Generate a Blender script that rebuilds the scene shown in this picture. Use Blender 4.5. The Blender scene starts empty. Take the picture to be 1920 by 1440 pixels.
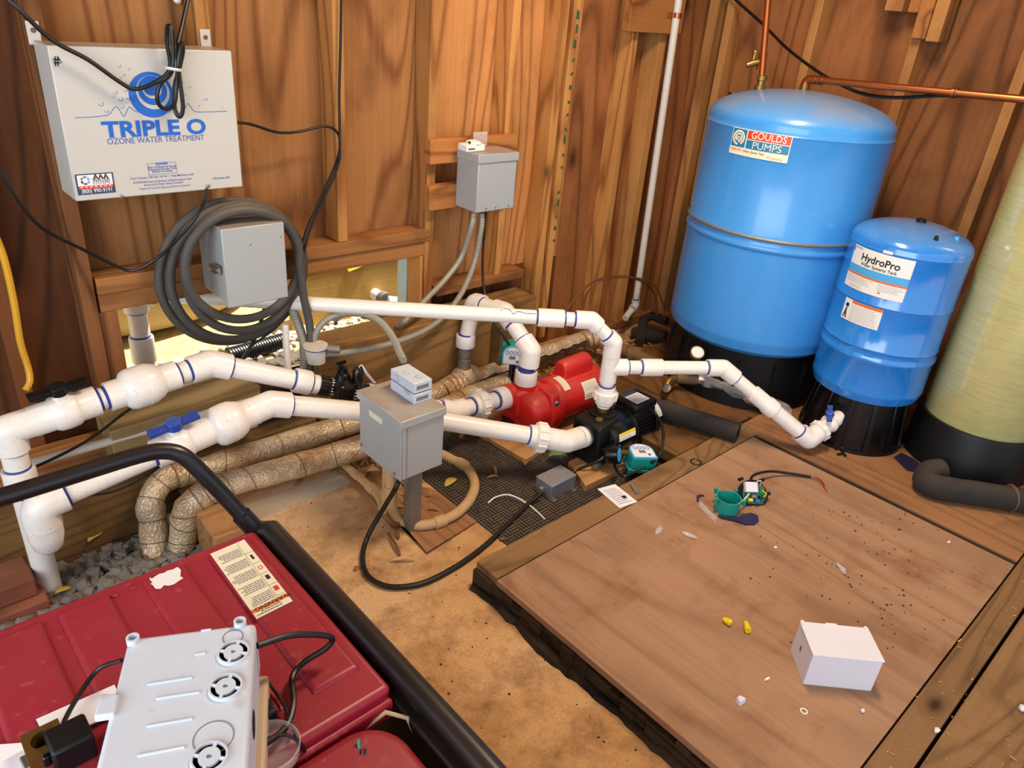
import bpy, bmesh, math, random
from mathutils import Vector, Matrix, Euler
random.seed(7)
R = math.radians
SC = bpy.context.scene
COL = SC.collection

# ------------------------------------------------------------------ camera
F = 1380.57
CAM = Vector((0, 0, 1.38))
ROT = (Matrix.Rotation(R(-44.596), 3, 'Z') @ Matrix.Rotation(R(62.992), 3, 'X') @ Matrix.Rotation(R(5.158), 3, 'Z'))
cd = bpy.data.cameras.new('camera'); cam = bpy.data.objects.new('camera', cd); COL.objects.link(cam)
cam.matrix_world = Matrix.Translation(CAM) @ ROT.to_4x4()
cd.sensor_width = 36; cd.lens = 36 * F / 1920; cd.clip_start = .02
SC.camera = cam

# ------------------------------------------------------------------ light
SC.view_settings.view_transform = 'Standard'
SC.view_settings.look = 'None'
SC.view_settings.exposure = 0.28
SC.view_settings.gamma = 1.0
SC.view_settings.use_curve_mapping = False
w = bpy.data.worlds.new('sky'); SC.world = w; w.use_nodes = True
w.node_tree.nodes['Background'].inputs[0].default_value = (.80, .88, 1.0, 1)
w.node_tree.nodes['Background'].inputs[1].default_value = 1.0


def light(name, kind, loc, target, energy, color, **kw):
    l = bpy.data.lights.new(name, kind); o = bpy.data.objects.new(name, l); COL.objects.link(o)
    o.location = loc
    o.rotation_euler = (Vector(target) - Vector(loc)).to_track_quat('-Z', 'Y').to_euler()
    l.energy = energy; l.color = color
    for k, v in kw.items(): setattr(l, k, v)
    return o


light('sun', 'SUN', (2.4, 2.25, 5.2), (0, 2.45, 0), 9.0, (1, .93, .80), angle=R(.6))
# daylight from the wide open doorway behind the photographer
light('doorway_daylight', 'AREA', (-1.5, -.3, 1.30), (1.9, .55, .5), 72, (.86, .93, 1.0), shape='RECTANGLE', size=3.0, size_y=1.9)
# the shed's warm ceiling lamp
light('ceiling_lamp_light', 'AREA', (1.75, .95, 2.40), (1.7, 1.1, 0), 44, (1.0, .80, .58), shape='RECTANGLE', size=.9, size_y=.25)


# ------------------------------------------------------------------ picture point -> place
def ray(x, y): return ROT @ Vector(((x - 960) / F, -(y - 720) / F, -1))
def P(px, py, x=None, y=None, z=None):
    d = ray(px, py)
    if x is not None: t = (x - CAM.x) / d.x
    elif y is not None: t = (y - CAM.y) / d.y
    else: t = (z - CAM.z) / d.z
    return CAM + d * t
V = Vector
G = -.08            # packed ground
YW, YS = 2.20, 2.29   # left wall: stud faces, sheathing
XW, XS = 3.20, 3.29   # right wall


# ------------------------------------------------------------------ materials
MATS = {}
class NT:
    def __init__(s, name):
        s.m = bpy.data.materials.new(name); s.m.use_nodes = True
        s.t = s.m.node_tree; s.b = s.t.nodes['Principled BSDF']
    def n(s, kind, **kw):
        nd = s.t.nodes.new(kind)
        for k, v in kw.items():
            if isinstance(k, str) and k.startswith('i_'): nd.inputs[k[2:].replace('_', ' ')].default_value = v
            else: setattr(nd, k, v)
        return nd
    def l(s, a, b): s.t.links.new(a, b)
    def math(s, op, a, b=None):
        nd = s.n('ShaderNodeMath', operation=op)
        for i, v in enumerate((a, b)):
            if v is None: continue
            if isinstance(v, (int, float)): nd.inputs[i].default_value = v
            else: s.l(v, nd.inputs[i])
        return nd.outputs[0]
    def mix(s, fac, a, b, blend='MIX'):
        nd = s.n('ShaderNodeMix', data_type='RGBA', blend_type=blend)
        for i, v in ((0, fac), (6, a), (7, b)):
            if isinstance(v, (int, float)): nd.inputs[i].default_value = v
            elif isinstance(v, tuple): nd.inputs[i].default_value = (*v, 1) if len(v) == 3 else v
            else: s.l(v, nd.inputs[i])
        return nd.outputs[2]
    def coords(s, scale=(1, 1, 1), rand=0.0):
        g = s.n('ShaderNodeNewGeometry'); src = g.outputs['Position']
        if rand:
            oi = s.n('ShaderNodeObjectInfo')
            r = s.n('ShaderNodeVectorMath', operation='SCALE'); r.inputs[0].default_value = (13, 7, 5)
            s.l(oi.outputs['Random'], r.inputs['Scale'])
            a = s.n('ShaderNodeVectorMath', operation='ADD'); s.l(src, a.inputs[0]); s.l(r.outputs[0], a.inputs[1]); src = a.outputs[0]
        mp = s.n('ShaderNodeMapping'); mp.inputs['Scale'].default_value = scale; s.l(src, mp.inputs[0])
        return mp.outputs[0]
    def noise(s, co, scale, detail=3, rough=.55, dist=0):
        nd = s.n('ShaderNodeTexNoise'); s.l(co, nd.inputs['Vector'])
        nd.inputs['Scale'].default_value = scale; nd.inputs['Detail'].default_value = detail
        nd.inputs['Roughness'].default_value = rough; nd.inputs['Distortion'].default_value = dist
        return nd.outputs['Fac']
    def ramp(s, fac, stops):
        nd = s.n('ShaderNodeValToRGB'); e = nd.color_ramp.elements
        while len(e) < len(stops): e.new(.5)
        for i, (p, c) in enumerate(stops):
            e[i].position = p; e[i].color = (*c, 1) if len(c) == 3 else c
        s.l(fac, nd.inputs[0]); return nd.outputs[0]
    def bump(s, h, strength=.3, dist=.002):
        nd = s.n('ShaderNodeBump'); nd.inputs['Strength'].default_value = strength; nd.inputs['Distance'].default_value = dist
        s.l(h, nd.inputs['Height']); s.l(nd.outputs[0], s.b.inputs['Normal'])
    def set(s, **kw):
        for k, v in kw.items():
            i = s.b.inputs[k.replace('_', ' ')]
            if isinstance(v, (int, float)): i.default_value = v
            elif isinstance(v, tuple): i.default_value = (*v, 1) if len(v) == 3 else v
            else: s.l(v, i)


def srgb(h):
    if isinstance(h, tuple): c = [v / 255 for v in h]
    else: c = [int(h[i:i + 2], 16) / 255 for i in (0, 2, 4)]
    return tuple(v / 12.92 if v <= .04045 else ((v + .055) / 1.055) ** 2.4 for v in c)


def wood(name, dark, light, axis='z', rings=26, stain=None, stain_amt=.5, contrast=.8, nscale=2.2, rough=.75, var=.35, knots=0):
    n = NT(name); a = 'xyz'.index(axis)
    sc = [1.0, 1.0, 1.0]; sc[a] = .14
    co = n.coords(tuple(sc), rand=1)
    f = n.math('ADD', n.noise(co, nscale, 1.0, .4, .25), n.math('MULTIPLY', n.noise(co, nscale * 9, 1.0), .016))
    rg = n.math('SINE', n.math('MULTIPLY', f, rings))
    rg = n.math('POWER', n.math('ADD', n.math('MULTIPLY', rg, .5), .5), 4.5)
    sf = [90.0, 90.0, 90.0]; sf[a] = 2.2
    fine = n.noise(n.coords(tuple(sf), rand=1), 1, 2, .6)
    big = n.noise(n.coords((1, 1, .6), rand=1), 2.4, 3, .6)
    v = n.math('ADD', n.math('MULTIPLY', rg, .75 * contrast), n.math('MULTIPLY', fine, .42))
    v = n.math('ADD', v, n.math('MULTIPLY', n.math('SUBTRACT', big, .5), .45))
    c = n.ramp(v, [(.12, light), (.95, dark)])
    if knots:
        kc = [1.0, 1.0, 1.0]; kc[a] = .55
        vo = n.n('ShaderNodeTexVoronoi'); n.l(n.coords(tuple(kc), rand=1), vo.inputs['Vector']); vo.inputs['Scale'].default_value = knots
        kd = n.math('ADD', vo.outputs['Distance'], n.math('MULTIPLY', n.math('SUBTRACT', fine, .5), .06))
        c = n.mix(n.ramp(kd, [(.035, (.9,) * 3), (.11, (.25,) * 3), (.20, (0, 0, 0))]), c, tuple(v * .35 for v in dark))
    if stain:
        sn = n.noise(n.coords((1.6, 1.6, .7), rand=1), 3.1, 5, .65, .4)
        c = n.mix(n.math('MULTIPLY', n.ramp(sn, [(.52, (0, 0, 0)), (.72, (1, 1, 1))]), stain_amt), c, stain)
    oi = n.n('ShaderNodeObjectInfo')
    c = n.mix(1.0, c, n.ramp(oi.outputs['Random'], [(0, (1 - var,) * 3), (1, (1, 1, 1))]), 'MULTIPLY')
    n.set(Base_Color=c, Roughness=rough)
    n.b.inputs['Specular IOR Level'].default_value = .25
    n.bump(n.math('ADD', n.math('MULTIPLY', rg, .5), fine), .35, .0015)
    MATS[name] = n.m; return n.m


def plain(name, col, rough=.5, metal=0.0, var=.06, bump=0.0, bscale=60, dust=0.0, dustcol=(.30, .20, .12), coat=0, spots=0.0, spotcol=(.1, .06, .03), spotscale=55, **kw):
    n = NT(name)
    co = n.coords()
    ns = n.noise(co, 9, 4, .6)
    c = n.mix(ns, tuple(max(0, v * (1 - var)) for v in col), tuple(min(1, v * (1 + var)) for v in col))
    if spots:
        sp = n.noise(co, spotscale, 2, .7)
        c = n.mix(n.math('MULTIPLY', n.ramp(sp, [(.62, (0, 0, 0)), (.72, (1, 1, 1))]), spots), c, spotcol)
    if dust:
        g = n.n('ShaderNodeNewGeometry'); sx = n.n('ShaderNodeSeparateXYZ'); n.l(g.outputs['Normal'], sx.inputs[0])
        up = n.ramp(sx.outputs[2], [(.35, (0, 0, 0)), (.95, (1, 1, 1))])
        dn = n.ramp(n.noise(co, 5, 5, .7, .5), [(.28, (.15,) * 3), (.62, (1, 1, 1))])
        c = n.mix(n.math('MULTIPLY', n.mix(1.0, up, dn, 'MULTIPLY'), dust), c, dustcol)
    n.set(Base_Color=c, Roughness=rough, Metallic=metal)
    if coat: n.b.inputs['Coat Weight'].default_value = coat; n.b.inputs['Coat IOR'].default_value = 1.75; n.b.inputs['Coat Roughness'].default_value = .12
    if bump: n.bump(n.noise(co, bscale, 3, .6), bump, .002)
    for k, v in kw.items(): n.b.inputs[k.replace('_', ' ')].default_value = v
    MATS[name] = n.m; return n.m


def glassy(name):
    n = NT(name); n.set(Base_Color=(.93, .93, .95), Roughness=.16, Alpha=.22)
    n.b.inputs['Coat Weight'].default_value = 1.0
    n.bump(n.noise(n.coords(), 70, 2), .6, .004)
    MATS[name] = n.m; return n.m


wood('ply_left', srgb('733e1a'), srgb('c98b52'), 'z', 120, srgb('6a3a18'), .4, .62, 2.0, knots=3.2)
wood('ply_right', srgb('5d3015'), srgb('a96c3e'), 'z', 115, srgb('4c2913'), .45, .6, 2.2, knots=3.0)
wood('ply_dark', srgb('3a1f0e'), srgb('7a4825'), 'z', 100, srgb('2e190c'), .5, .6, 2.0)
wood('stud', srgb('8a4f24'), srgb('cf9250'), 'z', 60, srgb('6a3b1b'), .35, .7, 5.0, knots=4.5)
wood('stud_shaded', srgb('4f2b14'), srgb('99623a'), 'z', 60, srgb('3c2110'), .5, .7, 5.0, knots=4.5)  # stud wood darkened in colour to paint in the dimmer far-left light
wood('stud_right', srgb('93592c'), srgb('cf9355'), 'z', 34, srgb('6a3b1b'), .4, .6, 5.0)
wood('plate', srgb('70431f'), srgb('b57a45'), 'x', 80, srgb('4d2c14'), .5, .5, 4.0, knots=4)
wood('block', srgb('7c4822'), srgb('bc7b41'), 'x', 40, srgb('55300f'), .4, .8, 6.0)
wood('beam', srgb('5d4021'), srgb('9b7444'), 'x', 110, srgb('4a321b'), .5, .5, 3.0)
wood('timber_grey', srgb('6a5433'), srgb('a58b5e'), 'x', 60, srgb('4e3a22'), .5, .9, 4.0)
wood('ply_floor', srgb('5c402d'), srgb('ab8364'), 'y', 130, srgb('7d4d30'), .7, .24, 2.0, .8, .1)
wood('ply_floor_y', srgb('664429'), srgb('a2734c'), 'y', 90, srgb('533621'), .5, .4, 2.2, .8, .15)
wood('plank_floor', srgb('4d3522'), srgb('957049'), 'x', 90, srgb('3f2b1b'), .5, .42, 5.0, .85, .2, 5)
wood('plank_dark', srgb('3e2917'), srgb('80582f'), 'y', 90, srgb('2e1f12'), .6, .45, 5.0, .85, .25, 5)
wood('pump_board', srgb('8a5e36'), srgb('bd8c5a'), 'x', 40, srgb('6a4425'), .4, .6, 5.0, .8, .1)
wood('board_y', srgb('6d4a2a'), srgb('a87b4b'), 'y', 50, srgb('4c331c'), .5, .7, 5.0)
wood('fascia', srgb('17110c'), srgb('453625'), 'y', 60, srgb('0d0a07'), .6, .8, 6.0, .9)
wood('osb_out', srgb('8a6a2e'), srgb('d0ab62'), 'x', 20, srgb('a06a25'), .7, .6, 3.0, .8, .05)

plain('pvc', srgb('efe8df'), .32, var=.02, dust=.22, dustcol=srgb('c9a888'), spots=.35, spotcol=srgb('8a6a4e'), spotscale=140)
plain('pvc_old', srgb('d5cfc4'), .45, var=.05, dust=.3, dustcol=srgb('a88a6c'), spots=.4, spotcol=srgb('8a6a4e'), spotscale=90)
plain('primer', srgb('2f3f8e'), .5, var=.3)
plain('blue_big', srgb('3b90da'), .34, var=.05, dust=.62, dustcol=srgb('8d8f94'), coat=.25, spots=.15, spotcol=srgb('6fa6d4'), spotscale=14)
plain('blue_small', srgb('1f7fd6'), .2, var=.03, dust=.5, dustcol=srgb('7f97ad'), coat=.6)
plain('black_plastic', srgb('0d0d0f'), .45, var=.2, dust=.12, dustcol=srgb('4a3c30'), Specular_IOR_Level=.3)
plain('black_gloss', srgb('08080a'), .25, var=.2, dust=.12, dustcol=srgb('3c3128'))
plain('black_cable', srgb('0c0c0d'), .42, var=.2)
plain('coil_rubber', srgb('4a4641'), .65, var=.25, dust=.6, dustcol=srgb('83725f'))
plain('grey_metal', srgb('adb0ae'), .45, .15, var=.04, dust=.75, dustcol=srgb('9a7a58'), spots=.12, spotcol=srgb('6e6a60'), spotscale=70)
plain('grey_jbox', srgb('7d7f86'), .5, .25, var=.05, dust=.35, dustcol=srgb('a08f80'))
plain('box_cream', srgb('c6c2b8'), .38, .05, var=.02, dust=.6, dustcol=srgb('93704e'))
plain('light_plastic', srgb('c3cbd6'), .45, var=.03, spots=.28, spotcol=srgb('a07850'), spotscale=26)
plain('light_plastic_dirty', srgb('c0a888'), .5, var=.1, spots=.3, spotcol=srgb('7d5a38'), spotscale=30)
plain('red_paint', srgb('cc1f1b'), .42, var=.08, dust=.45, dustcol=srgb('a3604a'), spots=.15, spotcol=srgb('d8766a'), spotscale=80)
plain('cart_red', srgb('95142c'), .42, var=.12, dust=.22, dustcol=srgb('8f5a52'), spots=.16, spotcol=srgb('c08a86'), spotscale=60)
plain('cart_black', srgb('0c0d10'), .33, var=.15, dust=.2, dustcol=srgb('5a4a3c'))
plain('copper', srgb('b4653a'), .33, .9, var=.25, spots=.3, spotcol=srgb('5f3018'), spotscale=18)
plain('brass', srgb('93763f'), .4, .85, var=.2, spots=.4, spotcol=srgb('4d3a1f'), spotscale=40)
plain('galv', srgb('8d867c'), .55, .6, var=.3, spots=.4, spotcol=srgb('54402c'), spotscale=40)
plain('steel', srgb('a9a7a2'), .35, .9, var=.1)
plain('conduit', srgb('9b9788'), .5, .2, var=.08, dust=.4, dustcol=srgb('8a7355'))
plain('conduit_sand', srgb('c4a070'), .6, var=.1, dust=.4, dustcol=srgb('9a6f3f'), spots=.3, spotcol=srgb('7a5630'))
plain('foam', srgb('2a2622'), .95, var=.3, bump=.8, bscale=120, dust=.4, dustcol=srgb('55483c'))
plain('brown_pipe', srgb('6d5238'), .7, var=.2, dust=.4, dustcol=srgb('8a6a48'))
plain('teal', srgb('0f9385'), .45, var=.05, dust=.1, dustcol=srgb('6a9a90'))
plain('white_card', srgb('dcd9e0'), .6, var=.015)
plain('white_plastic', srgb('ece8e0'), .4, var=.02)
plain('paper', srgb('e6e2e4'), .7, var=.03)
plain('sticker_cream', srgb('e6ddc0'), .45, var=.03)
plain('sticker_white', srgb('e6e4e0'), .35, var=.02)
plain('ink_blue', srgb('1d63c0'), .4, var=.03)
plain('ink_navy', srgb('2b3d66'), .4, var=.03)
plain('ink_black', srgb('1d1c1f'), .5, var=.03)
plain('ink_grey', srgb('77757a'), .5, var=.03)
plain('ink_red', srgb('d23a2a'), .4, var=.03)
plain('ink_orange', srgb('dd6a2a'), .4, var=.03)
plain('ink_teal', srgb('1677a6'), .4, var=.03)
plain('ink_sky', srgb('4aa5dd'), .4, var=.03)
plain('ink_purple', srgb('5560a8'), .5, var=.05)
plain('stencil_green', srgb('2d5a35'), .8, var=.3)
plain('yellow', srgb('e8c90f'), .4, var=.03)
plain('yellow_hose', srgb('d29a22'), .5, var=.1, spots=.3, spotcol=srgb('6a4a20'))
plain('wire_red', srgb('c8281e'), .4)
plain('wire_green', srgb('0f8f78'), .4)
plain('wire_white', srgb('d8d6cf'), .45)
plain('wire_brown', srgb('6a4420'), .6, var=.25)
plain('valve_blue', srgb('23449e'), .4, var=.06, dust=.15, dustcol=srgb('7a84b0'))
plain('rubber_mat', srgb('39322b'), .85, var=.3, dust=.55, dustcol=srgb('6b5740'))
plain('spoon_purple', srgb('2a2340'), .35, var=.15)
plain('leaf_dry', srgb('9a7040'), .8, var=.35)
plain('leaf_yellow', srgb('c3a545'), .8, var=.3)
plain('leaf_green', srgb('5e7434'), .6, var=.3)
plain('chip', srgb('c79c66'), .8, var=.3)
plain('debris_dark', srgb('2b231b'), .9, var=.3)
plain('gravel_in', srgb('76716a'), .85, var=.4, bump=.4, bscale=90, dust=.1)
plain('gravel_out', srgb('b7b0a4'), .85, var=.3, bump=.4, bscale=90)
plain('brick_red', srgb('8a4c34'), .85, var=.25, bump=.5, bscale=50, dust=.3, dustcol=srgb('a87a58'))
plain('tank_tan', srgb('b3a072'), .7, var=.1)
plain('paint_blue_post', srgb('b9d3d0'), .6, var=.06)
plain('shadow_black', srgb('0a0a0b'), .8)
plain('circuit_green', srgb('1f6a45'), .5, var=.2)
plain('soil', srgb('4f3b28'), .95, var=.35, bump=.8, bscale=35)
plain('concrete', srgb('a39c90'), .9, var=.2, bump=.5, bscale=70, dust=.5, dustcol=srgb('b08b60'))
glassy('clear_plastic')

def fibreglass():
    n = NT('fibreglass')
    tc = n.coords((1, 1, 1))
    sx = n.n('ShaderNodeSeparateXYZ'); n.l(tc, sx.inputs[0])
    wv = n.math('SINE', n.math('MULTIPLY', n.math('ADD', sx.outputs[2], n.math('MULTIPLY', sx.outputs[1], .12)), 900))
    ns = n.noise(n.coords((8, 8, 90)), 1, 3, .7)
    c = n.mix(ns, srgb('a19c5e'), srgb('cdc88e'))
    n.set(Base_Color=c, Roughness=n.math('ADD', n.math('MULTIPLY', ns, .18), .22))
    n.bump(n.math('ADD', n.math('MULTIPLY', wv, .15), n.math('MULTIPLY', ns, 1.0)), .28, .0012)
    n.b.inputs['Coat Weight'].default_value = 1.0; n.b.inputs['Coat Roughness'].default_value = .13; n.b.inputs['Coat IOR'].default_value = 2.1
    MATS['fibreglass'] = n.m
fibreglass()

def foil():
    n = NT('foil'); co = n.coords()
    v = n.n('ShaderNodeTexVoronoi', feature='DISTANCE_TO_EDGE'); n.l(co, v.inputs['Vector']); v.inputs['Scale'].default_value = 75
    ns = n.noise(co, 7, 4, .65)
    c = n.mix(n.ramp(ns, [(.42, (0, 0, 0)), (.66, (1, 1, 1))]), srgb('e2cba8'), srgb('a87f52'))
    n.set(Base_Color=c, Roughness=.4, Metallic=n.math('SUBTRACT', .62, n.math('MULTIPLY', ns, .6)))
    n.bump(n.math('ADD', v.outputs[0], n.noise(co, 55, 3)), .8, .006)
    MATS['foil'] = n.m
foil()

def ground_mat():
    n = NT('ground_dust'); co = n.coords()
    big = n.noise(co, 1.7, 4, .6, .4); mid = n.noise(co, 9, 5, .7); fine = n.noise(co, 150, 3, .7)
    c = n.ramp(big, [(.3, srgb('ab7b45')), (.5, srgb('cb9e69')), (.7, srgb('d9b085'))])
    c = n.mix(n.ramp(mid, [(.45, (0, 0, 0)), (.72, (.75,) * 3)]), c, srgb('76491f'))
    c = n.mix(n.ramp(fine, [(.5, (0, 0, 0)), (.75, (.5,) * 3)]), c, srgb('6f4a2a'))
    n.set(Base_Color=c, Roughness=.93)
    n.bump(n.math('ADD', mid, n.math('MULTIPLY', fine, .5)), .4, .003)
    MATS['ground_dust'] = n.m
ground_mat()

def sand_mat():
    n = NT('sand_out'); co = n.coords()
    c = n.ramp(n.noise(co, 30, 5, .7), [(.3, srgb('a48d5c')), (.7, srgb('d8c48e'))])
    n.set(Base_Color=c, Roughness=.95); n.bump(n.noise(co, 120, 3), .5, .004)
    MATS['sand_out'] = n.m
sand_mat()


# ------------------------------------------------------------------ mesh building
def smooth_path(pts, k=8):
    pts = [V(p) for p in pts]; out = []
    n = len(pts)
    for i in range(n - 1):
        p0 = pts[i - 1] if i else pts[0] * 2 - pts[1]
        p1, p2 = pts[i], pts[i + 1]
        p3 = pts[i + 2] if i + 2 < n else pts[-1] * 2 - pts[-2]
        for j in range(k):
            t = j / k
            out.append(.5 * ((2 * p1) + (p2 - p0) * t + (2 * p0 - 5 * p1 + 4 * p2 - p3) * t * t + (3 * p1 - p0 - 3 * p2 + p3) * t ** 3))
    out.append(pts[-1]); return out


class B:
    def __init__(s): s.v = []; s.f = []
    def add(s, vs, fs):
        o = len(s.v); s.v += [V(p) for p in vs]; s.f += [tuple(i + o for i in f) for f in fs]; return s
    def hexa(s, p):      # 4 bottom points then 4 top points, both counter-clockwise from above
        return s.add(p, [(3, 2, 1, 0), (4, 5, 6, 7), (0, 1, 5, 4), (1, 2, 6, 5), (2, 3, 7, 6), (3, 0, 4, 7)])
    def box(s, lo, hi, M=None):
        x0, y0, z0 = lo; x1, y1, z1 = hi
        p = [V((x0, y0, z0)), V((x1, y0, z0)), V((x1, y1, z0)), V((x0, y1, z0)), V((x0, y0, z1)), V((x1, y0, z1)), V((x1, y1, z1)), V((x0, y1, z1))]
        if M: p = [M @ q for q in p]
        return s.hexa(p)
    def tube(s, pts, r, n=14, caps=True, inner=None):
        pts = [V(p) for p in pts]
        m = len(pts); rs = r if isinstance(r, (list, tuple)) else [r] * m
        tg = []
        for i in range(m):
            a = (pts[i] - pts[i - 1]) if i else (pts[1] - pts[0])
            b = (pts[i + 1] - pts[i]) if i < m - 1 else a
            if a.length < 1e-9: a = b
            if b.length < 1e-9: b = a
            tg.append((a.normalized(), b.normalized()))
        t0 = tg[0][0]
        u = t0.orthogonal().normalized()
        vs = []; fs = []
        for i in range(m):
            a, b = tg[i]; t = (a + b)
            t = t.normalized() if t.length > 1e-6 else a
            u = (u - t * u.dot(t)); u = u.normalized() if u.length > 1e-6 else t.orthogonal().normalized()
            wv = t.cross(u)
            bis = (b - a); ch = max(.35, t.dot(b)); bd = bis.normalized() if bis.length > 1e-5 else None
            for k in range(n):
                an = 2 * math.pi * k / n
                off = (u * math.cos(an) + wv * math.sin(an)) * rs[i]
                if bd is not None: off = off + bd * off.dot(bd) * (1 / ch - 1)
                vs.append(pts[i] + off)
        for i in range(m - 1):
            for k in range(n):
                k2 = (k + 1) % n
                fs.append((i * n + k, i * n + k2, (i + 1) * n + k2, (i + 1) * n + k))
        if caps:
            fs.append(tuple(range(n - 1, -1, -1))); fs.append(tuple((m - 1) * n + k for k in range(n)))
        return s.add(vs, fs)
    def cyl(s, p0, p1, r, n=20): return s.tube([p0, p1], r, n)
    def lathe(s, prof, o, n=48, axis=V((0, 0, 1)), a0=0, a1=None):
        axis = V(axis).normalized(); u = axis.orthogonal().normalized()
        if abs(axis.z) > .99: u = V((1, 0, 0))
        wv = axis.cross(u); o = V(o); full = a1 is None
        vs = []; fs = []; cols = n if full else n + 1
        for (r, h) in prof:
            for k in range(cols):
                an = (2 * math.pi * k / n) if full else a0 + (a1 - a0) * k / n
                vs.append(o + axis * h + (u * math.cos(an) + wv * math.sin(an)) * max(r, 1e-5))
        m = len(prof)
        for i in range(m - 1):
            for k in range(n):
                k2 = (k + 1) % cols
                fs.append((i * cols + k, i * cols + k2, (i + 1) * cols + k2, (i + 1) * cols + k))
        return s.add(vs, fs)
    def prism(s, poly, off):
        poly = [V(p) for p in poly]; off = V(off); n = len(poly)
        vs = poly + [p + off for p in poly]
        fs = [tuple(range(n - 1, -1, -1)), tuple(range(n, 2 * n))] + [(i, (i + 1) % n, n + (i + 1) % n, n + i) for i in range(n)]
        return s.add(vs, fs)
    def blob(s, c, size, seed, sub=1, jag=.25, M=None):
        rnd = random.Random(seed); bm = bmesh.new(); bmesh.ops.create_icosphere(bm, subdivisions=sub, radius=1)
        vs = []
        for q in bm.verts:
            k = 1 + rnd.uniform(-jag, jag); p = V((q.co.x * size[0] * k, q.co.y * size[1] * k, q.co.z * size[2] * k))
            if M: p = M @ p
            vs.append(V(c) + p)
        fs = [tuple(v.index for v in f.verts) for f in bm.faces]; bm.free()
        return s.add(vs, fs)
    def obj(s, name, mat, parent=None, base=None, angle=40, bevel=0, seg=2, merge=True):
        if parent is not None: org = V(parent['_o'])
        elif base is not None: org = V(base)
        else:
            xs = [p.x for p in s.v]; ys = [p.y for p in s.v]; zs = [p.z for p in s.v]
            org = V(((min(xs) + max(xs)) / 2, (min(ys) + max(ys)) / 2, min(zs)))
        me = bpy.data.meshes.new(name)
        me.from_pydata([tuple(p - org) for p in s.v], [], s.f)
        bm = bmesh.new(); bm.from_mesh(me)
        if merge: bmesh.ops.remove_doubles(bm, verts=bm.verts, dist=1e-6)
        bmesh.ops.recalc_face_normals(bm, faces=bm.faces); bm.to_mesh(me); bm.free()
        if angle:
            for p in me.polygons: p.use_smooth = True
            me.set_sharp_from_angle(angle=R(angle))
        me.materials.append(MATS[mat] if isinstance(mat, str) else mat)
        o = bpy.data.objects.new(name, me); COL.objects.link(o)
        if parent is not None: o.parent = parent
        else: o.location = org
        o['_o'] = tuple(org)
        if bevel:
            md = o.modifiers.new('bevel', 'BEVEL'); md.width = bevel; md.segments = seg; md.limit_method = 'ANGLE'; md.angle_limit = R(40)
        return o


def tag(o, label, cat, group=None):
    o['label'] = label; o['category'] = cat
    if group: o['group'] = group
    return o
def thing(name, label, cat, loc, group=None):
    o = bpy.data.objects.new(name, None); COL.objects.link(o); o.location = loc; o['_o'] = tuple(loc); o.empty_display_size = .05
    return tag(o, label, cat, group)
def structure(name, loc=(0, 0, 0)):
    o = bpy.data.objects.new(name, None); COL.objects.link(o); o.location = loc; o['_o'] = tuple(loc); o['kind'] = 'structure'; return o
def bx(name, lo, hi, mat, parent=None, bevel=.002, M=None, angle=40):
    return B().box(lo, hi, M).obj(name, mat, parent, bevel=bevel, angle=angle)


def text(body, size, o, xd, yd, mat, parent, name='lettering', align='CENTER', bold=0.0, sx=1.0, lift=.0006, fn=None, shear=0.0, thick=.0004):
    cu = bpy.data.curves.new('t', 'FONT'); cu.body = body; cu.size = size; cu.align_x = align; cu.align_y = 'CENTER'
    cu.offset = bold * size; cu.resolution_u = 3; cu.shear = shear
    ob = bpy.data.objects.new('t', cu)
    me = bpy.data.meshes.new_from_object(ob)
    b = B(); xd = V(xd).normalized() if xd is not None else None
    if fn is None:
        yd = V(yd).normalized(); nr = xd.cross(yd).normalized()
        vs = [V(o) + xd * (v.co.x * sx) + yd * v.co.y + nr * lift for v in me.vertices]
    else:
        vs = [fn(v.co.x * sx, v.co.y) for v in me.vertices]
    b.add(vs, [tuple(p.vertices) for p in me.polygons])
    r = b.obj(name, mat, parent, angle=0, merge=False)
    bpy.data.objects.remove(ob); bpy.data.curves.remove(cu); bpy.data.meshes.remove(me)
    return r


def quad_patch(o, xd, yd, w, h, lift=.0005, th=.0004):
    xd = V(xd).normalized(); yd = V(yd).normalized(); n = xd.cross(yd)
    o = V(o) + n * lift
    return B().prism([o, o + xd * w, o + xd * w + yd * h, o + yd * h], n * th)


# ---- pipe fittings
def d(a, b): return (V(b) - V(a)).normalized()
def ring(parent, p, ax, r, mat='primer', wdt=.004, name='primer_band'):
    ax = V(ax).normalized(); p = V(p)
    return B().tube([p - ax * wdt * .5, p + ax * wdt * .5], r, 18).obj(name, mat, parent)
def pipe(parent, a, b, r, mat='pvc', name='pipe'): return B().cyl(a, b, r, 18).obj(name, mat, parent)
def coupling(parent, c, ax, L, r, mat='pvc', primer=(1, 1), name='coupling'):
    ax = V(ax).normalized(); c = V(c); rf = r * 1.28
    o = B().tube([c - ax * L / 2, c - ax * (L / 2 - .004), c + ax * (L / 2 - .004), c + ax * L / 2], [rf * .96, rf, rf, rf * .96], 20).obj(name, mat, parent)
    for sgn, f in zip((-1, 1), primer):
        if f: ring(o, c + ax * sgn * (L / 2 + .0025), ax, r * 1.03, wdt=.007)
    return o
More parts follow.
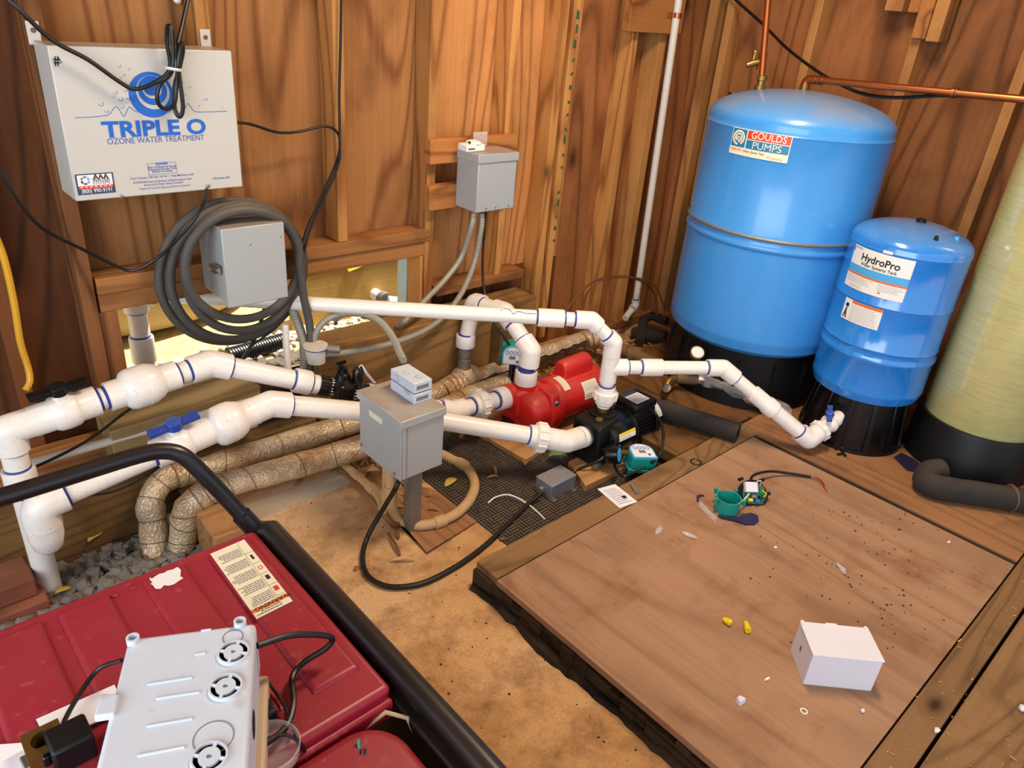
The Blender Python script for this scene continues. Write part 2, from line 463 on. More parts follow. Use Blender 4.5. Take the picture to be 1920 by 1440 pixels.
def elbow(parent, a, c, b, r, L1=.05, L2=.05, mat='pvc', bend=.004, primer=(1, 1), name='elbow'):
    a, c, b = V(a), V(c), V(b); d1 = d(a, c); d2 = d(c, b); rf = r * 1.28
    pts = [c - d1 * L1]
    for t in (0, .25, .5, .75, 1):
        p = (c - d1 * bend) * (1 - t) ** 2 + c * 2 * t * (1 - t) + (c + d2 * bend) * t * t
        pts.append(p)
    pts.append(c + d2 * L2)
    o = B().tube(pts, rf, 20).obj(name, mat, parent)
    if primer[0]: ring(o, c - d1 * (L1 + .0025), d1, r * 1.03, wdt=.007)
    if primer[1]: ring(o, c + d2 * (L2 + .0025), d2, r * 1.03, wdt=.007)
    return o
def union(parent, c, ax, r, L=.075, mat='pvc', name='union'):
    ax = V(ax).normalized(); c = V(c); h = L / 2
    prof = [(r * 1.0, -h), (r * 1.25, -h), (r * 1.28, -h * .55), (r * 1.45, -h * .5), (r * 1.62, -h * .42), (r * 1.66, 0), (r * 1.62, h * .38), (r * 1.32, h * .45), (r * 1.25, h), (r, h)]
    u = ax.orthogonal().normalized(); wv = ax.cross(u)
    b = B().lathe(prof, c, 24, ax)
    for k in range(12):
        an = 2 * math.pi * k / 12; q = c + (u * math.cos(an) + wv * math.sin(an)) * r * 1.64
        b.tube([q - ax * h * .38, q + ax * h * .34], r * .12, 6)
    o = b.obj(name, mat, parent)
    ring(o, c - ax * (h + .002), ax, r * 1.04, wdt=.006); ring(o, c + ax * (h + .002), ax, r * 1.04, wdt=.006)
    return o
def swell(parent, c, ax, r, L, mat='pvc', name='check_valve'):
    ax = V(ax).normalized(); c = V(c); h = L / 2
    prof = [(r, -h), (r * 1.32, -h), (r * 1.32, -h * .60), (r * 1.38, -h * .58), (r * 1.70, -h * .50), (r * 1.88, -h * .36), (r * 1.92, -h * .02), (r * 1.90, 0), (r * 1.92, h * .02), (r * 1.86, h * .22), (r * 1.60, h * .44), (r * 1.36, h * .54), (r * 1.32, h * .56), (r * 1.32, h), (r, h)]
    o = B().lathe(prof, c, 28, ax).obj(name, mat, parent)
    b = B(); b.lathe([(r * 1.90, -.0015), (r * 1.94, 0), (r * 1.90, .0015)], c + ax * h * .02, 28, ax); b.obj('mould_seam', mat, o)
    ring(o, c - ax * (h + .003), ax, r * 1.04, wdt=.008); ring(o, c + ax * (h + .003), ax, r * 1.04, wdt=.008)
    return o
def ball_valve(parent, c, ax, r, L, hmat, up=V((0, 0, 1)), hdir=None, hlen=.075, name='ball_valve', mat='pvc'):
    ax = V(ax).normalized(); c = V(c); h = L / 2
    prof = [(r, -h), (r * 1.32, -h), (r * 1.32, -h * .42), (r * 1.36, -h * .40), (r * 1.54, -h * .28), (r * 1.60, 0), (r * 1.54, h * .28), (r * 1.36, h * .40), (r * 1.32, h * .42), (r * 1.32, h), (r, h)]
    o = B().lathe(prof, c, 24, ax).obj(name, mat, parent)
    up = (V(up) - ax * V(up).dot(ax)).normalized()
    B().cyl(c + up * r * 1.3, c + up * r * 2.05, r * .62).obj('stem', mat, o)
    hd = V(hdir).normalized() if hdir is not None else ax
    hd = (hd - up * hd.dot(up)).normalized(); sd = up.cross(hd)
    t0 = c + up * r * 1.95; b = B()
    b.tube([t0, t0 + up * r * .75, t0 + up * r * .8], [r * .72, r * .7, r * .6], 16)
    for s in (-1, 1):
        pts = [t0 + up * r * .35 + hd * s * r * .5, t0 + up * r * .4 + hd * s * hlen]
        for k in (0,):
            a, e = pts
            w0, w1 = r * .38, r * .46; hh = r * .22
            b.hexa([a - sd * w0 - up * hh, e - sd * w1 - up * hh, e + sd * w1 - up * hh, a + sd * w0 - up * hh,
                    a - sd * w0 + up * hh, e - sd * w1 + up * hh, e + sd * w1 + up * hh, a + sd * w0 + up * hh])
            for j in range(5):
                q = a.lerp(e, .3 + j * .15)
                b.hexa([q - sd * w1 * .8 - hd * .0015 + up * hh, q - sd * w1 * .8 + hd * .0015 + up * hh, q + sd * w1 * .8 + hd * .0015 + up * hh, q + sd * w1 * .8 - hd * .0015 + up * hh] +
                       [q - sd * w1 * .8 - hd * .0015 + up * (hh + .002), q - sd * w1 * .8 + hd * .0015 + up * (hh + .002), q + sd * w1 * .8 + hd * .0015 + up * (hh + .002), q + sd * w1 * .8 - hd * .0015 + up * (hh + .002)])
    b.obj('handle', hmat, o, bevel=.0015)
    ring(o, c - ax * (h + .003), ax, r * 1.04, wdt=.009); ring(o, c + ax * (h + .003), ax, r * 1.04, wdt=.009)
    return o
def screw(parent, p, nrm, r=.004, mat='steel', name='screw'):
    nrm = V(nrm).normalized(); p = V(p)
    return B().lathe([(r, 0), (r * .95, r * .35), (r * .5, r * .6), (0, r * .65)], p, 10, nrm).obj(name, mat, parent)

# ================================================================== the setting
TOP = 2.5
ground = structure('floor_ground')
B().add([(-1.6, -1.6, G), (3.3, -1.6, G), (3.3, 2.3, G), (.60, 2.3, G), (.60, 1.30, G), (-1.6, 1.30, G)], [(0, 1, 2, 3, 4, 5)]).obj('packed_ground', 'ground_dust', ground, angle=0)
B().add([(-1.6, 1.3, -.19), (.62, 1.3, -.19), (.62, 2.32, -.19), (-1.6, 2.32, -.19)], [(0, 1, 2, 3)]).obj('pit_floor', 'soil', ground, angle=0)
B().add([(-1.6, 1.30, G), (.60, 1.30, G), (.60, 2.3, G), (.60, 2.3, -.2), (.60, 1.3, -.2), (-1.6, 1.3, -.2)], [(0, 1, 4, 5), (1, 2, 3, 4)]).obj('pit_edge', 'soil', ground, angle=0)

bx('concrete_strip', (.603, 1.80, G - .02), (1.12, 1.885, G + .006), 'concrete', ground, .004)
platform = structure('floor')
bx('plywood_sheet', (1.082, .184, -.020), (2.385, 1.088, 0), 'ply_floor', platform, .0015)
bx('framing_board', (1.086, 1.092, -.045), (2.44, 1.178, .001), 'plank_floor', platform, .003)
bx('floor_plank', (1.0, .108, -.05), (3.28, .180, -.001), 'plank_floor', platform, .003)
bx('floor_plank', (.9, -.11, -.05), (3.28, .100, -.003), 'plank_floor', platform, .003)
bx('floor_plank', (.9, -.33, -.05), (3.28, -.118, -.002), 'plank_floor', platform, .003)
bx('crack_batten', (2.388, .184, -.03), (2.412, 1.09, -.006), 'fascia', platform, .001)
bx('plywood_sheet', (2.415, .184, -.020), (3.19, 1.17, 0), 'ply_floor_y', platform, .0015)
for i, (a, b_) in enumerate(((2.03, 2.20), (2.205, 2.36), (2.365, 2.53), (2.535, 2.75), (2.755, 2.97), (2.975, 3.19))):
    bx('floor_plank', (a, 1.185 if a < 2.4 else 1.172, -.05), (b_, 1.93 if a < 2.3 else 1.86, -.004 - (i % 2) * .003), 'plank_dark', platform, .003)
# rotten dark edge of the platform
rnd = random.Random(3); b = B(); n = 46; y0, y1 = 1.178, -.6
for i in range(n):
    a = y0 + (y1 - y0) * i / n; e = y0 + (y1 - y0) * (i + 1) / n
    out = 1.078 + rnd.uniform(-.005, .006); zt = -.021 - (rnd.uniform(0, .012) if rnd.random() < .5 else 0)
    if .52 < a < .75: zt -= .012
    b.box((out, e, G - .01), (1.10, a, zt))
b.obj('edge_board', 'fascia', platform, bevel=0, angle=20)
vs = []; fs = []; n = 70
for i in range(n + 1):
    y = 1.17 - 1.8 * i / n; o_ = 1.066 + .006 * math.sin(i * .37) + rnd.uniform(-.006, .006); zt = G + .010 + .006 * math.sin(i * .23) + rnd.uniform(-.003, .003)
    vs += [(o_ - .008, y, G - .002), (o_, y, zt), (1.079, y + rnd.uniform(-.004, .004), zt + .006), (1.079, y, G - .002)]
for i in range(n):
    for k in range(3): fs.append((4 * i + k, 4 * i + k + 1, 4 * i + 5 + k, 4 * i + 4 + k))
B().add(vs, fs).obj('tar_ledge', 'fascia', platform, angle=20)
b = B(); b.box((1.1, -1.2, G - .01), (3.19, 1.17, -.055)); b.box((2.05, 1.17, G - .01), (3.19, 1.85, -.055)); b.obj('joist_layer', 'fascia', platform)

# ---- left wall
wl = structure('wall_left', (0, YS, 0))
OX0, OX1, OZ = .545, 1.625, .508
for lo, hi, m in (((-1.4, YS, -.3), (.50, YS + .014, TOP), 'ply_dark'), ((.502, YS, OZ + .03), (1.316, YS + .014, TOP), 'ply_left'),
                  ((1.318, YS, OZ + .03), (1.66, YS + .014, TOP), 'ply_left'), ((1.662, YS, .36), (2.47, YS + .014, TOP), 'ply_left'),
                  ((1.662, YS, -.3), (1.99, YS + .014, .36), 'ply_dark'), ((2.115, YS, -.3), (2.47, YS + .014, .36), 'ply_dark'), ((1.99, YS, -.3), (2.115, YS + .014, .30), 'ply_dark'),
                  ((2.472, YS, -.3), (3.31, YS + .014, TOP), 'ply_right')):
    bx('sheathing_panel', lo, hi, m, wl, 0)
def lstud(px, py, zb=-.12, wd=.038, mat='stud', dy=0.0, dep=.09, zt=TOP):
    x = P(px, py, y=YW).x
    return bx('stud', (x - wd, YW + dy, zb), (x, YW + dy + dep - .001, zt), mat, wl, .002)
lstud(30, 600, mat='ply_dark'); lstud(163, 467, mat='stud_shaded')
lstud(396, 67, .612); lstud(643, 0, .612); lstud(827, 0)
lstud(979, 0, .37); lstud(1070, 0, .0, .042); lstud(1092, 0, .0, .036, dy=.006); lstud(1198, 64, -.05); lstud(1252, 64, -.05, .05, 'stud_right')
bx('trimmer', (P(163, 467, y=YW).x + .001, YW + .004, -.12), (OX0, YS, OZ), 'stud_shaded', wl, .002)
bx('trimmer', (OX1, YW + .004, -.12), (P(827, 0, y=YW).x - .04, YS, OZ), 'stud', wl, .002)
bx('header', (.502, YW + .006, OZ), (1.664, YS + .012, .562), 'plate', wl, .003)
bx('sill_shelf', (.502, YW - .004, .565), (1.662, YS, .611), 'plate', wl, .003)
bx('sill_plate', (1.70, YW - .012, .335), (2.17, YS, .372), 'plate', wl, .003)
bx('bottom_plate', (2.62, YW - .01, G), (3.16, YS, -.035), 'plate', wl, .003)
bx('sill_beam', (1.115, 2.085, G - .03), (2.16, 2.225, .283), 'beam', wl, .004)
bx('sill_block', (1.905, 2.02, G - .02), (2.03, 2.084, .215), 'beam', wl, .004)
bx('skirt_board', (-1.2, 2.09, -.19), (1.10, 2.14, .02), 'beam', wl, .003)
bx('skirt_board', (-1.2, 2.15, .02), (.62, 2.19, .15), 'plate', wl, .003)
b = B(); c0 = P(240, 800, y=2.06); c1 = P(478, 722, y=2.06)
b.hexa([V((c0.x - .05, 2.06, .06)), V((c1.x, 2.06, .075)), V((c1.x - .02, 2.20, .075)), V((c0.x - .05, 2.20, .06)),
        V((c0.x - .05, 2.06, .205)), V((c1.x + .02, 2.06, .225)), V((c1.x, 2.20, .225)), V((c0.x - .05, 2.20, .205))])
b.obj('weathered_timber', 'timber_grey', wl, bevel=.004)
# green stencilled lettering down the edge of one stud
xg = P(1092, 0, y=YW).x; b = B(); rnd = random.Random(5)
for i in range(17):
    zc = 1.36 - i * .052 - (.06 if i > 11 else 0)
    h = rnd.choice((.012, .02, .034)); w0 = rnd.uniform(.0, .006)
    sh = rnd.uniform(-.008, .008)
    b.hexa([V((xg - .020 + w0, YW + .0045, zc)), V((xg - .0015, YW + .0045, zc + sh)), V((xg - .0015, YW + .0062, zc + sh)), V((xg - .020 + w0, YW + .0062, zc)),
            V((xg - .018 + w0, YW + .0045, zc + h)), V((xg - .0025, YW + .0045, zc + h * .8 + sh)), V((xg - .0025, YW + .0062, zc + h * .8 + sh)), V((xg - .018 + w0, YW + .0062, zc + h))])
b.obj('stencil_mark', 'stencil_green', wl, angle=0)
# blocks nailed to the studs
def lblock(x0, x1, z0, z1, th=.038, mat='block', y=YW): return bx('nailer_block', (x0, y - th, z0), (x1, y, z1), mat, wl, .003)
a0 = P(808, 262, y=YW - .038); a1 = P(808, 309, y=YW - .038); a2 = P(972, 252, y=YW - .038)
lblock(a0.x, a2.x, a1.z, a0.z)
a3 = P(806, 350, y=YW - .038); a4 = P(806, 396, y=YW - .038)
lblock(a3.x, a2.x - .02, a4.z, a3.z)
q0 = P(1178, 59, y=YW - .04); q1 = P(1262, 59, y=YW - .04)
lblock(q0.x, q1.x + .06, q0.z, q0.z + .20, .04)

# ---- right wall
wr = structure('wall_right', (XS, 0, 0))
ys_ = [-1.4, -.1, P(1728, 0, x=XW).y - .02, P(1366, 0, x=XW).y - .02, 2.31]
for i in range(4):
    bx('sheathing_panel', (XS, ys_[i], -.3), (XS + .014, ys_[i + 1] - .002, TOP), 'ply_right', wr, 0)
def rstud(y, wd=.038, mat='stud_right'): return bx('stud', (XW, y - wd, -.06), (XS - .001, y, TOP), mat, wr, .002)
RY = [P(1366, 0, x=XW).y, P(1529, 0, x=XW).y, P(1729, 0, x=XW).y, P(1912, 110, x=XW).y]
for y in RY + [RY[3] - .405, RY[3] - .81, RY[3] - 1.2]: rstud(y)
rstud(2.19, .05)
bx('bottom_plate', (XW - .005, -1.2, -.05), (XS, 2.18, -.008), 'plate', wr, .003)
sy = RY[2]; zt_ = P(1735, 74, x=XW - .02).z
bx('nailer_block', (XW - .036, sy - .062, zt_), (XW - .0005, sy - .012, zt_ + .45), 'block', wr, .003)
bx('nailer_block', (XW - .03, sy - .112, zt_ - .006), (XW + .055, sy - .064, zt_ + .45), 'stud_right', wr, .003)
k2 = P(1657, 20, x=XW - .036); k3 = P(1690, 23, x=XW - .036)
bx('nailer_block', (XW - .036, k3.y, k2.z), (XW + .05, k2.y, k2.z + .3), 'stud_right', wr, .003)
bx('nailer_block', (XW + .004, sy + .002, k2.z), (XS - .01, k3.y - .003, k2.z + .3), 'block', wr, .003)

ceil = structure('ceiling', (1, 0, TOP))
bx('roof_deck', (-1.6, -1.6, TOP), (3.4, 2.32, TOP + .02), 'ply_right', ceil, 0)
for i in range(6):
    bx('rafter', (-1.5 + i * .9, -1.6, TOP - .14), (-1.462 + i * .9, 2.28, TOP - .001), 'board_y', ceil, .002)

# ---- outside, seen through the opening
og = structure('floor_outside', (1, 4, .1))
B().add([(-6, 2.31, .13), (7, 2.31, .13), (7, 9, .13), (-6, 9, .13)], [(0, 1, 2, 3)]).obj('sandy_ground', 'sand_out', og, angle=0)
B().add([(-6, 2.305, .13), (7, 2.305, .13), (7, 2.305, -.4), (-6, 2.305, -.4)], [(0, 1, 2, 3)]).obj('bank', 'soil', og, angle=0)
b = B(); rnd = random.Random(11)
for i in range(420):
    x = rnd.uniform(.95, 2.0); y = rnd.uniform(2.32, 2.59)
    if rnd.random() < .12: x = rnd.uniform(.3, 1.0)
    s = rnd.uniform(.010, .024)
    b.blob((x, y, .135 + s * .3), (s, s * rnd.uniform(.7, 1), s * .6), i, 1, .22, Matrix.Rotation(rnd.uniform(0, 6), 3, 'Z'))
o = b.obj('outdoor_gravel', 'gravel_out', og, angle=25, merge=False); o['kind'] = 'stuff'
t = thing('storage_tank', 'large tan rounded storage tank outdoors beyond the wall opening', 'tank', (.80, 3.46, .13))
b = B(); b.lathe([(0, 0), (.58, 0), (.65, .03), (.69, .09), (.70, .17), (.70, 1.0), (.65, 1.2), (.4, 1.4), (0, 1.45)], (.80, 3.46, .13), 56); b.obj('shell', 'tank_tan', t)
b = B(); b.lathe([(.703, 0), (.712, .012), (.703, .024)], (.80, 3.46, .38), 56); b.obj('hoop', 'tank_tan', t)
t = thing('plank_fence', 'weathered tan board screen standing outside the opening', 'fence', (1.9, 2.61, .13))
for i in range(2):
    bx('board', (1.28, 2.60, .12 + i * .335), (2.9, 2.63, .452 + i * .335), 'osb_out', t, .003)
bx('post', (1.40, 2.631, .12), (1.48, 2.70, .80), 'osb_out', t, .003); bx('post', (2.5, 2.631, .12), (2.58, 2.70, .80), 'osb_out', t, .003)
pa = P(756, 478, y=2.36); pb = P(786, 478, y=2.36)
tag(bx('painted_post', (pa.x, 2.335, .12), (pb.x, 2.40, .62), 'paint_blue_post', None, .003), 'pale blue painted post just outside the opening', 'post')

# ================================================================== tanks
def lathe_part(prof, c, mat, parent, name, n=64): return B().lathe(prof, (c[0], c[1], 0), n).obj(name, mat, parent, angle=35)
def arcprof(r0, z0, r1, z1, k=10, p=1.0):       # quarter-ellipse dome from (r0,z0) up to (r1,z1)
    return [(r1 + (r0 - r1) * math.cos(math.pi / 2 * i / k), z0 + (z1 - z0) * math.sin(math.pi / 2 * i / k)) for i in range(k + 1)]
def cylfn(c, r, a_mid, zc, lift=.0012):           # flat (u,v) -> on the tank's side; u runs rightwards seen from outside
    def f(u, v):
        a = a_mid + u / r
        return V((c[0] + math.cos(a) * (r + lift), c[1] + math.sin(a) * (r + lift), zc + v))
    return f
def decal(fn, u0, u1, v0, v1, mat, parent, name, n=10):
    b = B(); vs = []; fs = []
    for i in range(n + 1):
        u = u0 + (u1 - u0) * i / n; vs += [fn(u, v0), fn(u, v1)]
    for i in range(n): fs.append((2 * i, 2 * i + 2, 2 * i + 3, 2 * i + 1))
    return b.add(vs, fs).obj(name, mat, parent, angle=60, merge=False)
def disc_decal(fn, cu, cv, ru, rv, mat, parent, name, a0=0, a1=2 * math.pi, inner=0.0, n=36, du=0, dv=0):
    b = B(); vs = []; fs = []
    for i in range(n + 1):
        a = a0 + (a1 - a0) * i / n
        vs += [fn(cu + du + ru * inner * math.cos(a), cv + dv + rv * inner * math.sin(a)), fn(cu + ru * math.cos(a), cv + rv * math.sin(a))]
    for i in range(n): fs.append((2 * i, 2 * i + 1, 2 * i + 3, 2 * i + 2))
    return b.add(vs, fs).obj(name, mat, parent, angle=60, merge=False)
def lines(fn, u0, u1, v0, dv, k, mat, parent, name='printed_lines', th=.0011, jag=.25, seed=1):
    rnd = random.Random(seed); b = B()
    for i in range(k):
        e = u1 - (u1 - u0) * (rnd.uniform(0, jag)); u = u0; v = v0 - dv * i
        while u < e:
            w = min(rnd.uniform(.003, .009), e - u)
            m = max(1, int(w / .006))
            b.add([fn(u, v), fn(u + w, v), fn(u + w, v + th), fn(u, v + th)], [(0, 1, 2, 3)]); u += w + .0014
    return b.obj(name, mat, parent, angle=0, merge=False)

BT = (2.827, 1.434); BR = .345
t = thing('pressure_tank', 'tall large blue pressure tank with a cream pump maker sticker in the corner', 'tank', (*BT, 0))
lathe_part([(0, .30), (BR * .55, .24), (BR * .80, .226), (BR * .93, .232), (BR * .985, .25), (BR, .285), (BR + .001, .292), (BR, .30), (BR, .645), (BR + .005, .652), (BR + .007, .660), (BR + .004, .668), (BR, .676), (BR, .688), (BR + .006, .694), (BR + .003, .700), (BR - .001, .706), (BR - .001, 1.055), (BR + .0015, 1.06), (BR - .001, 1.064), (BR - .003, 1.075)] + arcprof(BR - .003, 1.085, 0, 1.19, 14)[0:], BT, 'blue_big', t, 'tank_shell', 96)
lathe_part([(BR + .0035, .690), (BR + .0075, .694), (BR + .0075, .698), (BR + .0035, .702)], BT, 'galv', t, 'weld_bead', 96)
b = B(); b.lathe([(BR * .97, 0), (BR * .96, .03), (BR * .90, .24), (BR * .84, .24)], (*BT, 0), 64); so = b.obj('stand', 'black_plastic', t)
for k in range(14):
    a = 2 * math.pi * k / 14
    B().box((BR * .93 - .01, -.004, .02), (BR * .93 + .008, .004, .20), Matrix.Translation((*BT, 0)) @ Matrix.Rotation(a, 4, 'Z')).obj('stand_rib', 'black_plastic', so)
# sticker
a_l, a_r = R(168), R(205.3); zl, zh = .972, 1.063; am = (a_l + a_r) / 2; W = (a_r - a_l) * BR; zc = (zl + zh) / 2; H = zh - zl
f1 = cylfn(BT, BR, am, zc, .0014); f2 = cylfn(BT, BR, am, zc, .0022); f3 = cylfn(BT, BR, am, zc, .0030); f4 = cylfn(BT, BR, am, zc, .0038)
st = decal(f1, -W / 2, W / 2, -H / 2, H / 2, 'sticker_cream', t, 'sticker'); st['label'] = 'cream sticker with red and blue printed blocks'
decal(f2, -W / 2 + .003, -W * .22, -H * .20, H / 2 - .003, 'ink_teal', st, 'blue_square')
decal(f2, -W * .20, W / 2 - .003, H * .16, H / 2 - .003, 'ink_red', st, 'red_block')
decal(f2, -W * .20, W / 2 - .003, -H * .20, H * .12, 'ink_teal', st, 'blue_block')
text('GOULDS', H * .36, None, None, None, 'sticker_cream', st, fn=lambda u, v: f3(u + W * .145, v + H * .31), bold=.008, sx=.98)
text('PUMPS', H * .36, None, None, None, 'sticker_cream', st, fn=lambda u, v: f3(u + W * .145, v - H * .05), bold=0, sx=1.1)
disc_decal(f3, -W * .355, H * .14, W * .115, W * .115, 'sticker_cream', st, 'logo_ring', R(-60), R(270), .74)
disc_decal(f3, -W * .355, H * .14, W * .072, W * .072, 'sticker_cream', st, 'logo_ring', R(-90), R(215), .66)
text('gp', H * .24, None, None, None, 'sticker_cream', st, fn=lambda u, v: f4(u - W * .355, v + H * .15), bold=.015)
text('Hydro-Pro', H * .12, None, None, None, 'ink_red', st, fn=lambda u, v: f3(u - W * .36, v - H * .30), bold=.01, shear=.2)
text('Water System Tank', H * .11, None, None, None, 'ink_navy', st, fn=lambda u, v: f3(u - W * .05, v - H * .31), shear=.2, bold=.01)
text('ITT Industries', H * .11, None, None, None, 'ink_grey', st, fn=lambda u, v: f3(u + W * .30, v - H * .40))
tp = P(1423, 168, y=BT[1] + .12)
# dome fittings
dz = lambda x, y: 1.085 + .105 * math.sqrt(max(0, 1 - (math.hypot(x - BT[0], y - BT[1]) / BR) ** 2))
bolt = B(); q = P(1367, 182, z=1.11); bolt.cyl(q, q + V((0, 0, .02)), .006, 10); bolt.obj('dome_stud', 'black_plastic', t)

SM = (2.76, .886); SR = .196
t = thing('pressure_tank', 'shorter glossy blue tank with white product labels on a black stand', 'tank', (*SM, 0))
lathe_part([(0, .24), (SR * .6, .205), (SR * .85, .200), (SR * .96, .212), (SR, .24), (SR + .001, .246), (SR, .252), (SR, .362), (SR + .004, .368), (SR + .005, .376), (SR + .002, .384), (SR, .390), (SR, .408), (SR + .003, .413), (SR, .418), (SR, .566), (SR + .002, .571), (SR, .576), (SR, .750), (SR + .0015, .754), (SR, .758)] + arcprof(SR, .765, 0, .836, 12), SM, 'blue_small', t, 'tank_shell', 80)
b = B(); b.lathe([(SR * .98, 0), (SR * .97, .012), (SR * .93, .014), (SR * .80, .215), (SR * .7, .215)], (*SM, 0), 64); so = b.obj('stand', 'black_gloss', t)
for k in range(12):
    a = 2 * math.pi * k / 12 + .2; Mx = Matrix.Translation((*SM, 0)) @ Matrix.Rotation(a, 4, 'Z')
    p = [Mx @ V(q) for q in ((SR * .9, -.012, .012), (SR * .975, -.012, .012), (SR * .975, .012, .012), (SR * .9, .012, .012), (SR * .74, -.007, .205), (SR * .825, -.007, .205), (SR * .825, .007, .205), (SR * .74, .007, .205))]
    B().hexa(p).obj('stand_rib', 'black_gloss', so, bevel=.002)
q = P(1722, 417, y=.87)
B().lathe([(.016, 0), (.016, .012), (.012, .014), (0, .014)], (SM[0] + .01, SM[1] - .005, .834), 16).obj('air_valve_cap', 'black_plastic', t)
q = P(1752, 457, z=.80)
B().lathe([(.007, -.01), (.007, .02), (.005, .026), (0, .028)], q, 12).obj('dome_stud', 'black_plastic', t)
b = B(); q2 = P(1775, 457, z=.798)
b.add([q2 + V((0, 0, .002)), q2 + V((.02, -.026, .010)), q2 + V((.032, -.004, .02)), q2 + V((.012, .012, .008)), q2 + V((.03, -.02, .026))], [(0, 1, 4), (0, 4, 2), (0, 2, 3)]); b.obj('torn_tape', 'ink_sky', t, angle=0)
aL, aR = R(141.5), R(207.2); am = (aL + aR) / 2; W = (aR - aL) * SR; zl, zh = .603, .748; zc = (zl + zh) / 2; H = zh - zl
g1 = cylfn(SM, SR, am, zc, .0012); g2 = cylfn(SM, SR, am, zc, .0019); g3 = cylfn(SM, SR, am, zc, .0026)
lab = decal(g1, -W / 2, W / 2, H * .06, H / 2, 'sticker_white', t, 'product_label', 14)
decal(g1, -W / 2, W / 2, -H * .12, H * .058, 'ink_sky', lab, 'sky_band', 14)
decal(g1, -W / 2, W / 2, -H / 2, -H * .12, 'sticker_white', lab, 'specification_panel', 14)
decal(g2, -W / 2, W / 2, -H * .165, -H * .12, 'ink_orange', lab, 'orange_strip', 14)
text('HydroPro', H * .24, None, None, None, 'ink_black', lab, fn=lambda u, v: g2(u * .98 + W * .02, v + H * .285), bold=.022)
text('Water Systems Tank', H * .105, None, None, None, 'ink_black', lab, fn=lambda u, v: g2(u + W * .02, v + H * .13), bold=.014)
text('GOULDS', H * .055, None, None, None, 'ink_teal', lab, fn=lambda u, v: g2(u - W * .38, v + H * .455), bold=.01)
decal(g2, -W * .49, -W * .47, H * .36, H * .48, 'ink_teal', lab, 'logo_mark', 2)
lines(g2, -W * .47, W * .05, -H * .215, H * .042, 4, 'ink_grey', lab, seed=3)
lines(g2, W * .10, W * .47, -H * .215, H * .042, 4, 'ink_grey', lab, seed=4)
lines(g2, -W * .36, -W * .05, -H * .41, H * .04, 2, 'ink_grey', lab, seed=5, jag=.5)
text('80', H * .055, None, None, None, 'ink_black', lab, fn=lambda u, v: g2(u + W * .15, v - H * .40), bold=.02)
aL, aR = R(151.3), R(193.6); am2 = (aL + aR) / 2; W2 = (aR - aL) * SR; zl2, zh2 = .489, .5645; zc2 = (zl2 + zh2) / 2; H2 = zh2 - zl2
h1 = cylfn(SM, SR, am2, zc2, .0012); h2 = cylfn(SM, SR, am2, zc2, .0019)
lab2 = decal(h1, -W2 / 2, W2 / 2, -H2 / 2, H2 / 2, 'sticker_white', t, 'warning_label', 10)
decal(h2, -W2 * .27, W2 / 2, H2 * .37, H2 / 2, 'ink_orange', lab2, 'orange_strip', 8)
lines(h2, -W2 * .25, W2 * .47, H2 * .26, H2 * .095, 8, 'ink_grey', lab2, seed=6)
disc_decal(h2, -W2 * .385, H2 * .20, H2 * .10, H2 * .10, 'ink_black', lab2, 'pictogram')
b = B(); pg = [(-.02, .08), (.035, .06), (.03, -.12), (.09, -.42), (.02, -.42), (-.01, -.22), (-.07, -.42), (-.12, -.42), (-.05, -.1)]
b.add([h2(-W2 * .385 + u * W2 * .6, v * H2) for u, v in pg], [tuple(range(len(pg)))]); b.obj('pictogram', 'ink_black', lab2, angle=0)
decal(cylfn(SM, SR, R(181), .756, .0020), -.016, .016, -.004, .006, 'sticker_white', t, 'serial_sticker', 4)

FG = (2.955, .522); FR = .188
t = thing('mineral_tank', 'yellow-green fibreglass mineral tank in a black boot at right edge', 'tank', (*FG, 0))
lathe_part([(0, .10), (FR * .9, .12), (FR, .17), (FR + .001, .5), (FR, 1.55)] + arcprof(FR, 1.55, 0, 1.72, 8), FG, 'fibreglass', t, 'tank_shell', 80)
lathe_part([(.216, 0), (.216, .008), (.212, .02), (.204, .166), (.200, .174), (.190, .176)], FG, 'black_plastic', t, 'boot', 64)

# ================================================================== white water lines
R2, R15 = .0302, .0242
def along(a, b, px):         # point of line a-b at picture column px
    lo, hi = 0.0, 1.0
    a, b = V(a), V(b)
    def col(p):
        c = ROT.transposed() @ (p - CAM); return 960 + F * c.x / -c.z
    for _ in range(40):
        m = (lo + hi) / 2
        if col(a.lerp(b, m)) < px: lo = m
        else: hi = m
    return a.lerp(b, lo)

# upper suction line
A0 = P(14, 806, y=1.95); A1 = P(395, 681, y=1.95); AE = P(848, 772, y=1.74); AI = V((1.70, 1.742, .085))
t = thing('water_pipe', 'white pipe line with black-handled valve and black solenoid feeding the red pump', 'pipe', (A0.x, A0.y, -.19))
low = V((A0.x + .0, A0.y, -.185))
pipe(t, low, A0, R2); elbow(t, low, A0, A1, R2, .06, .055, primer=(1, 1))
coupling(t, V((low.x, low.y, .20)), (0, 0, 1), .075, R2)
pipe(t, A0, A1, R2)
ax = d(A0, A1)
ball_valve(t, along(A0, A1, 122), ax, R2, .155, 'black_plastic', V((0, -.15, 1)), ax, .068)
swell(t, along(A0, A1, 268), ax, R2, .185)
elbow(t, A0, A1, AE, R2, .06, .055)
pipe(t, A1, AE, R2)
ax = d(A1, AE)
sv = along(A1, AE, 643)
coupling(t, along(A1, AE, 566), ax, .05, R2)
ELB = elbow(t, A1, AE, AI, R2, .05, .05)
pipe(t, AE, AI, R2)
ax2 = d(AE, AI); union(t, AE.lerp(AI, .47), ax2, R2 * 1.08, .07)
coupling(t, AI - ax2 * .032, ax2, .055, R2 * 1.12)
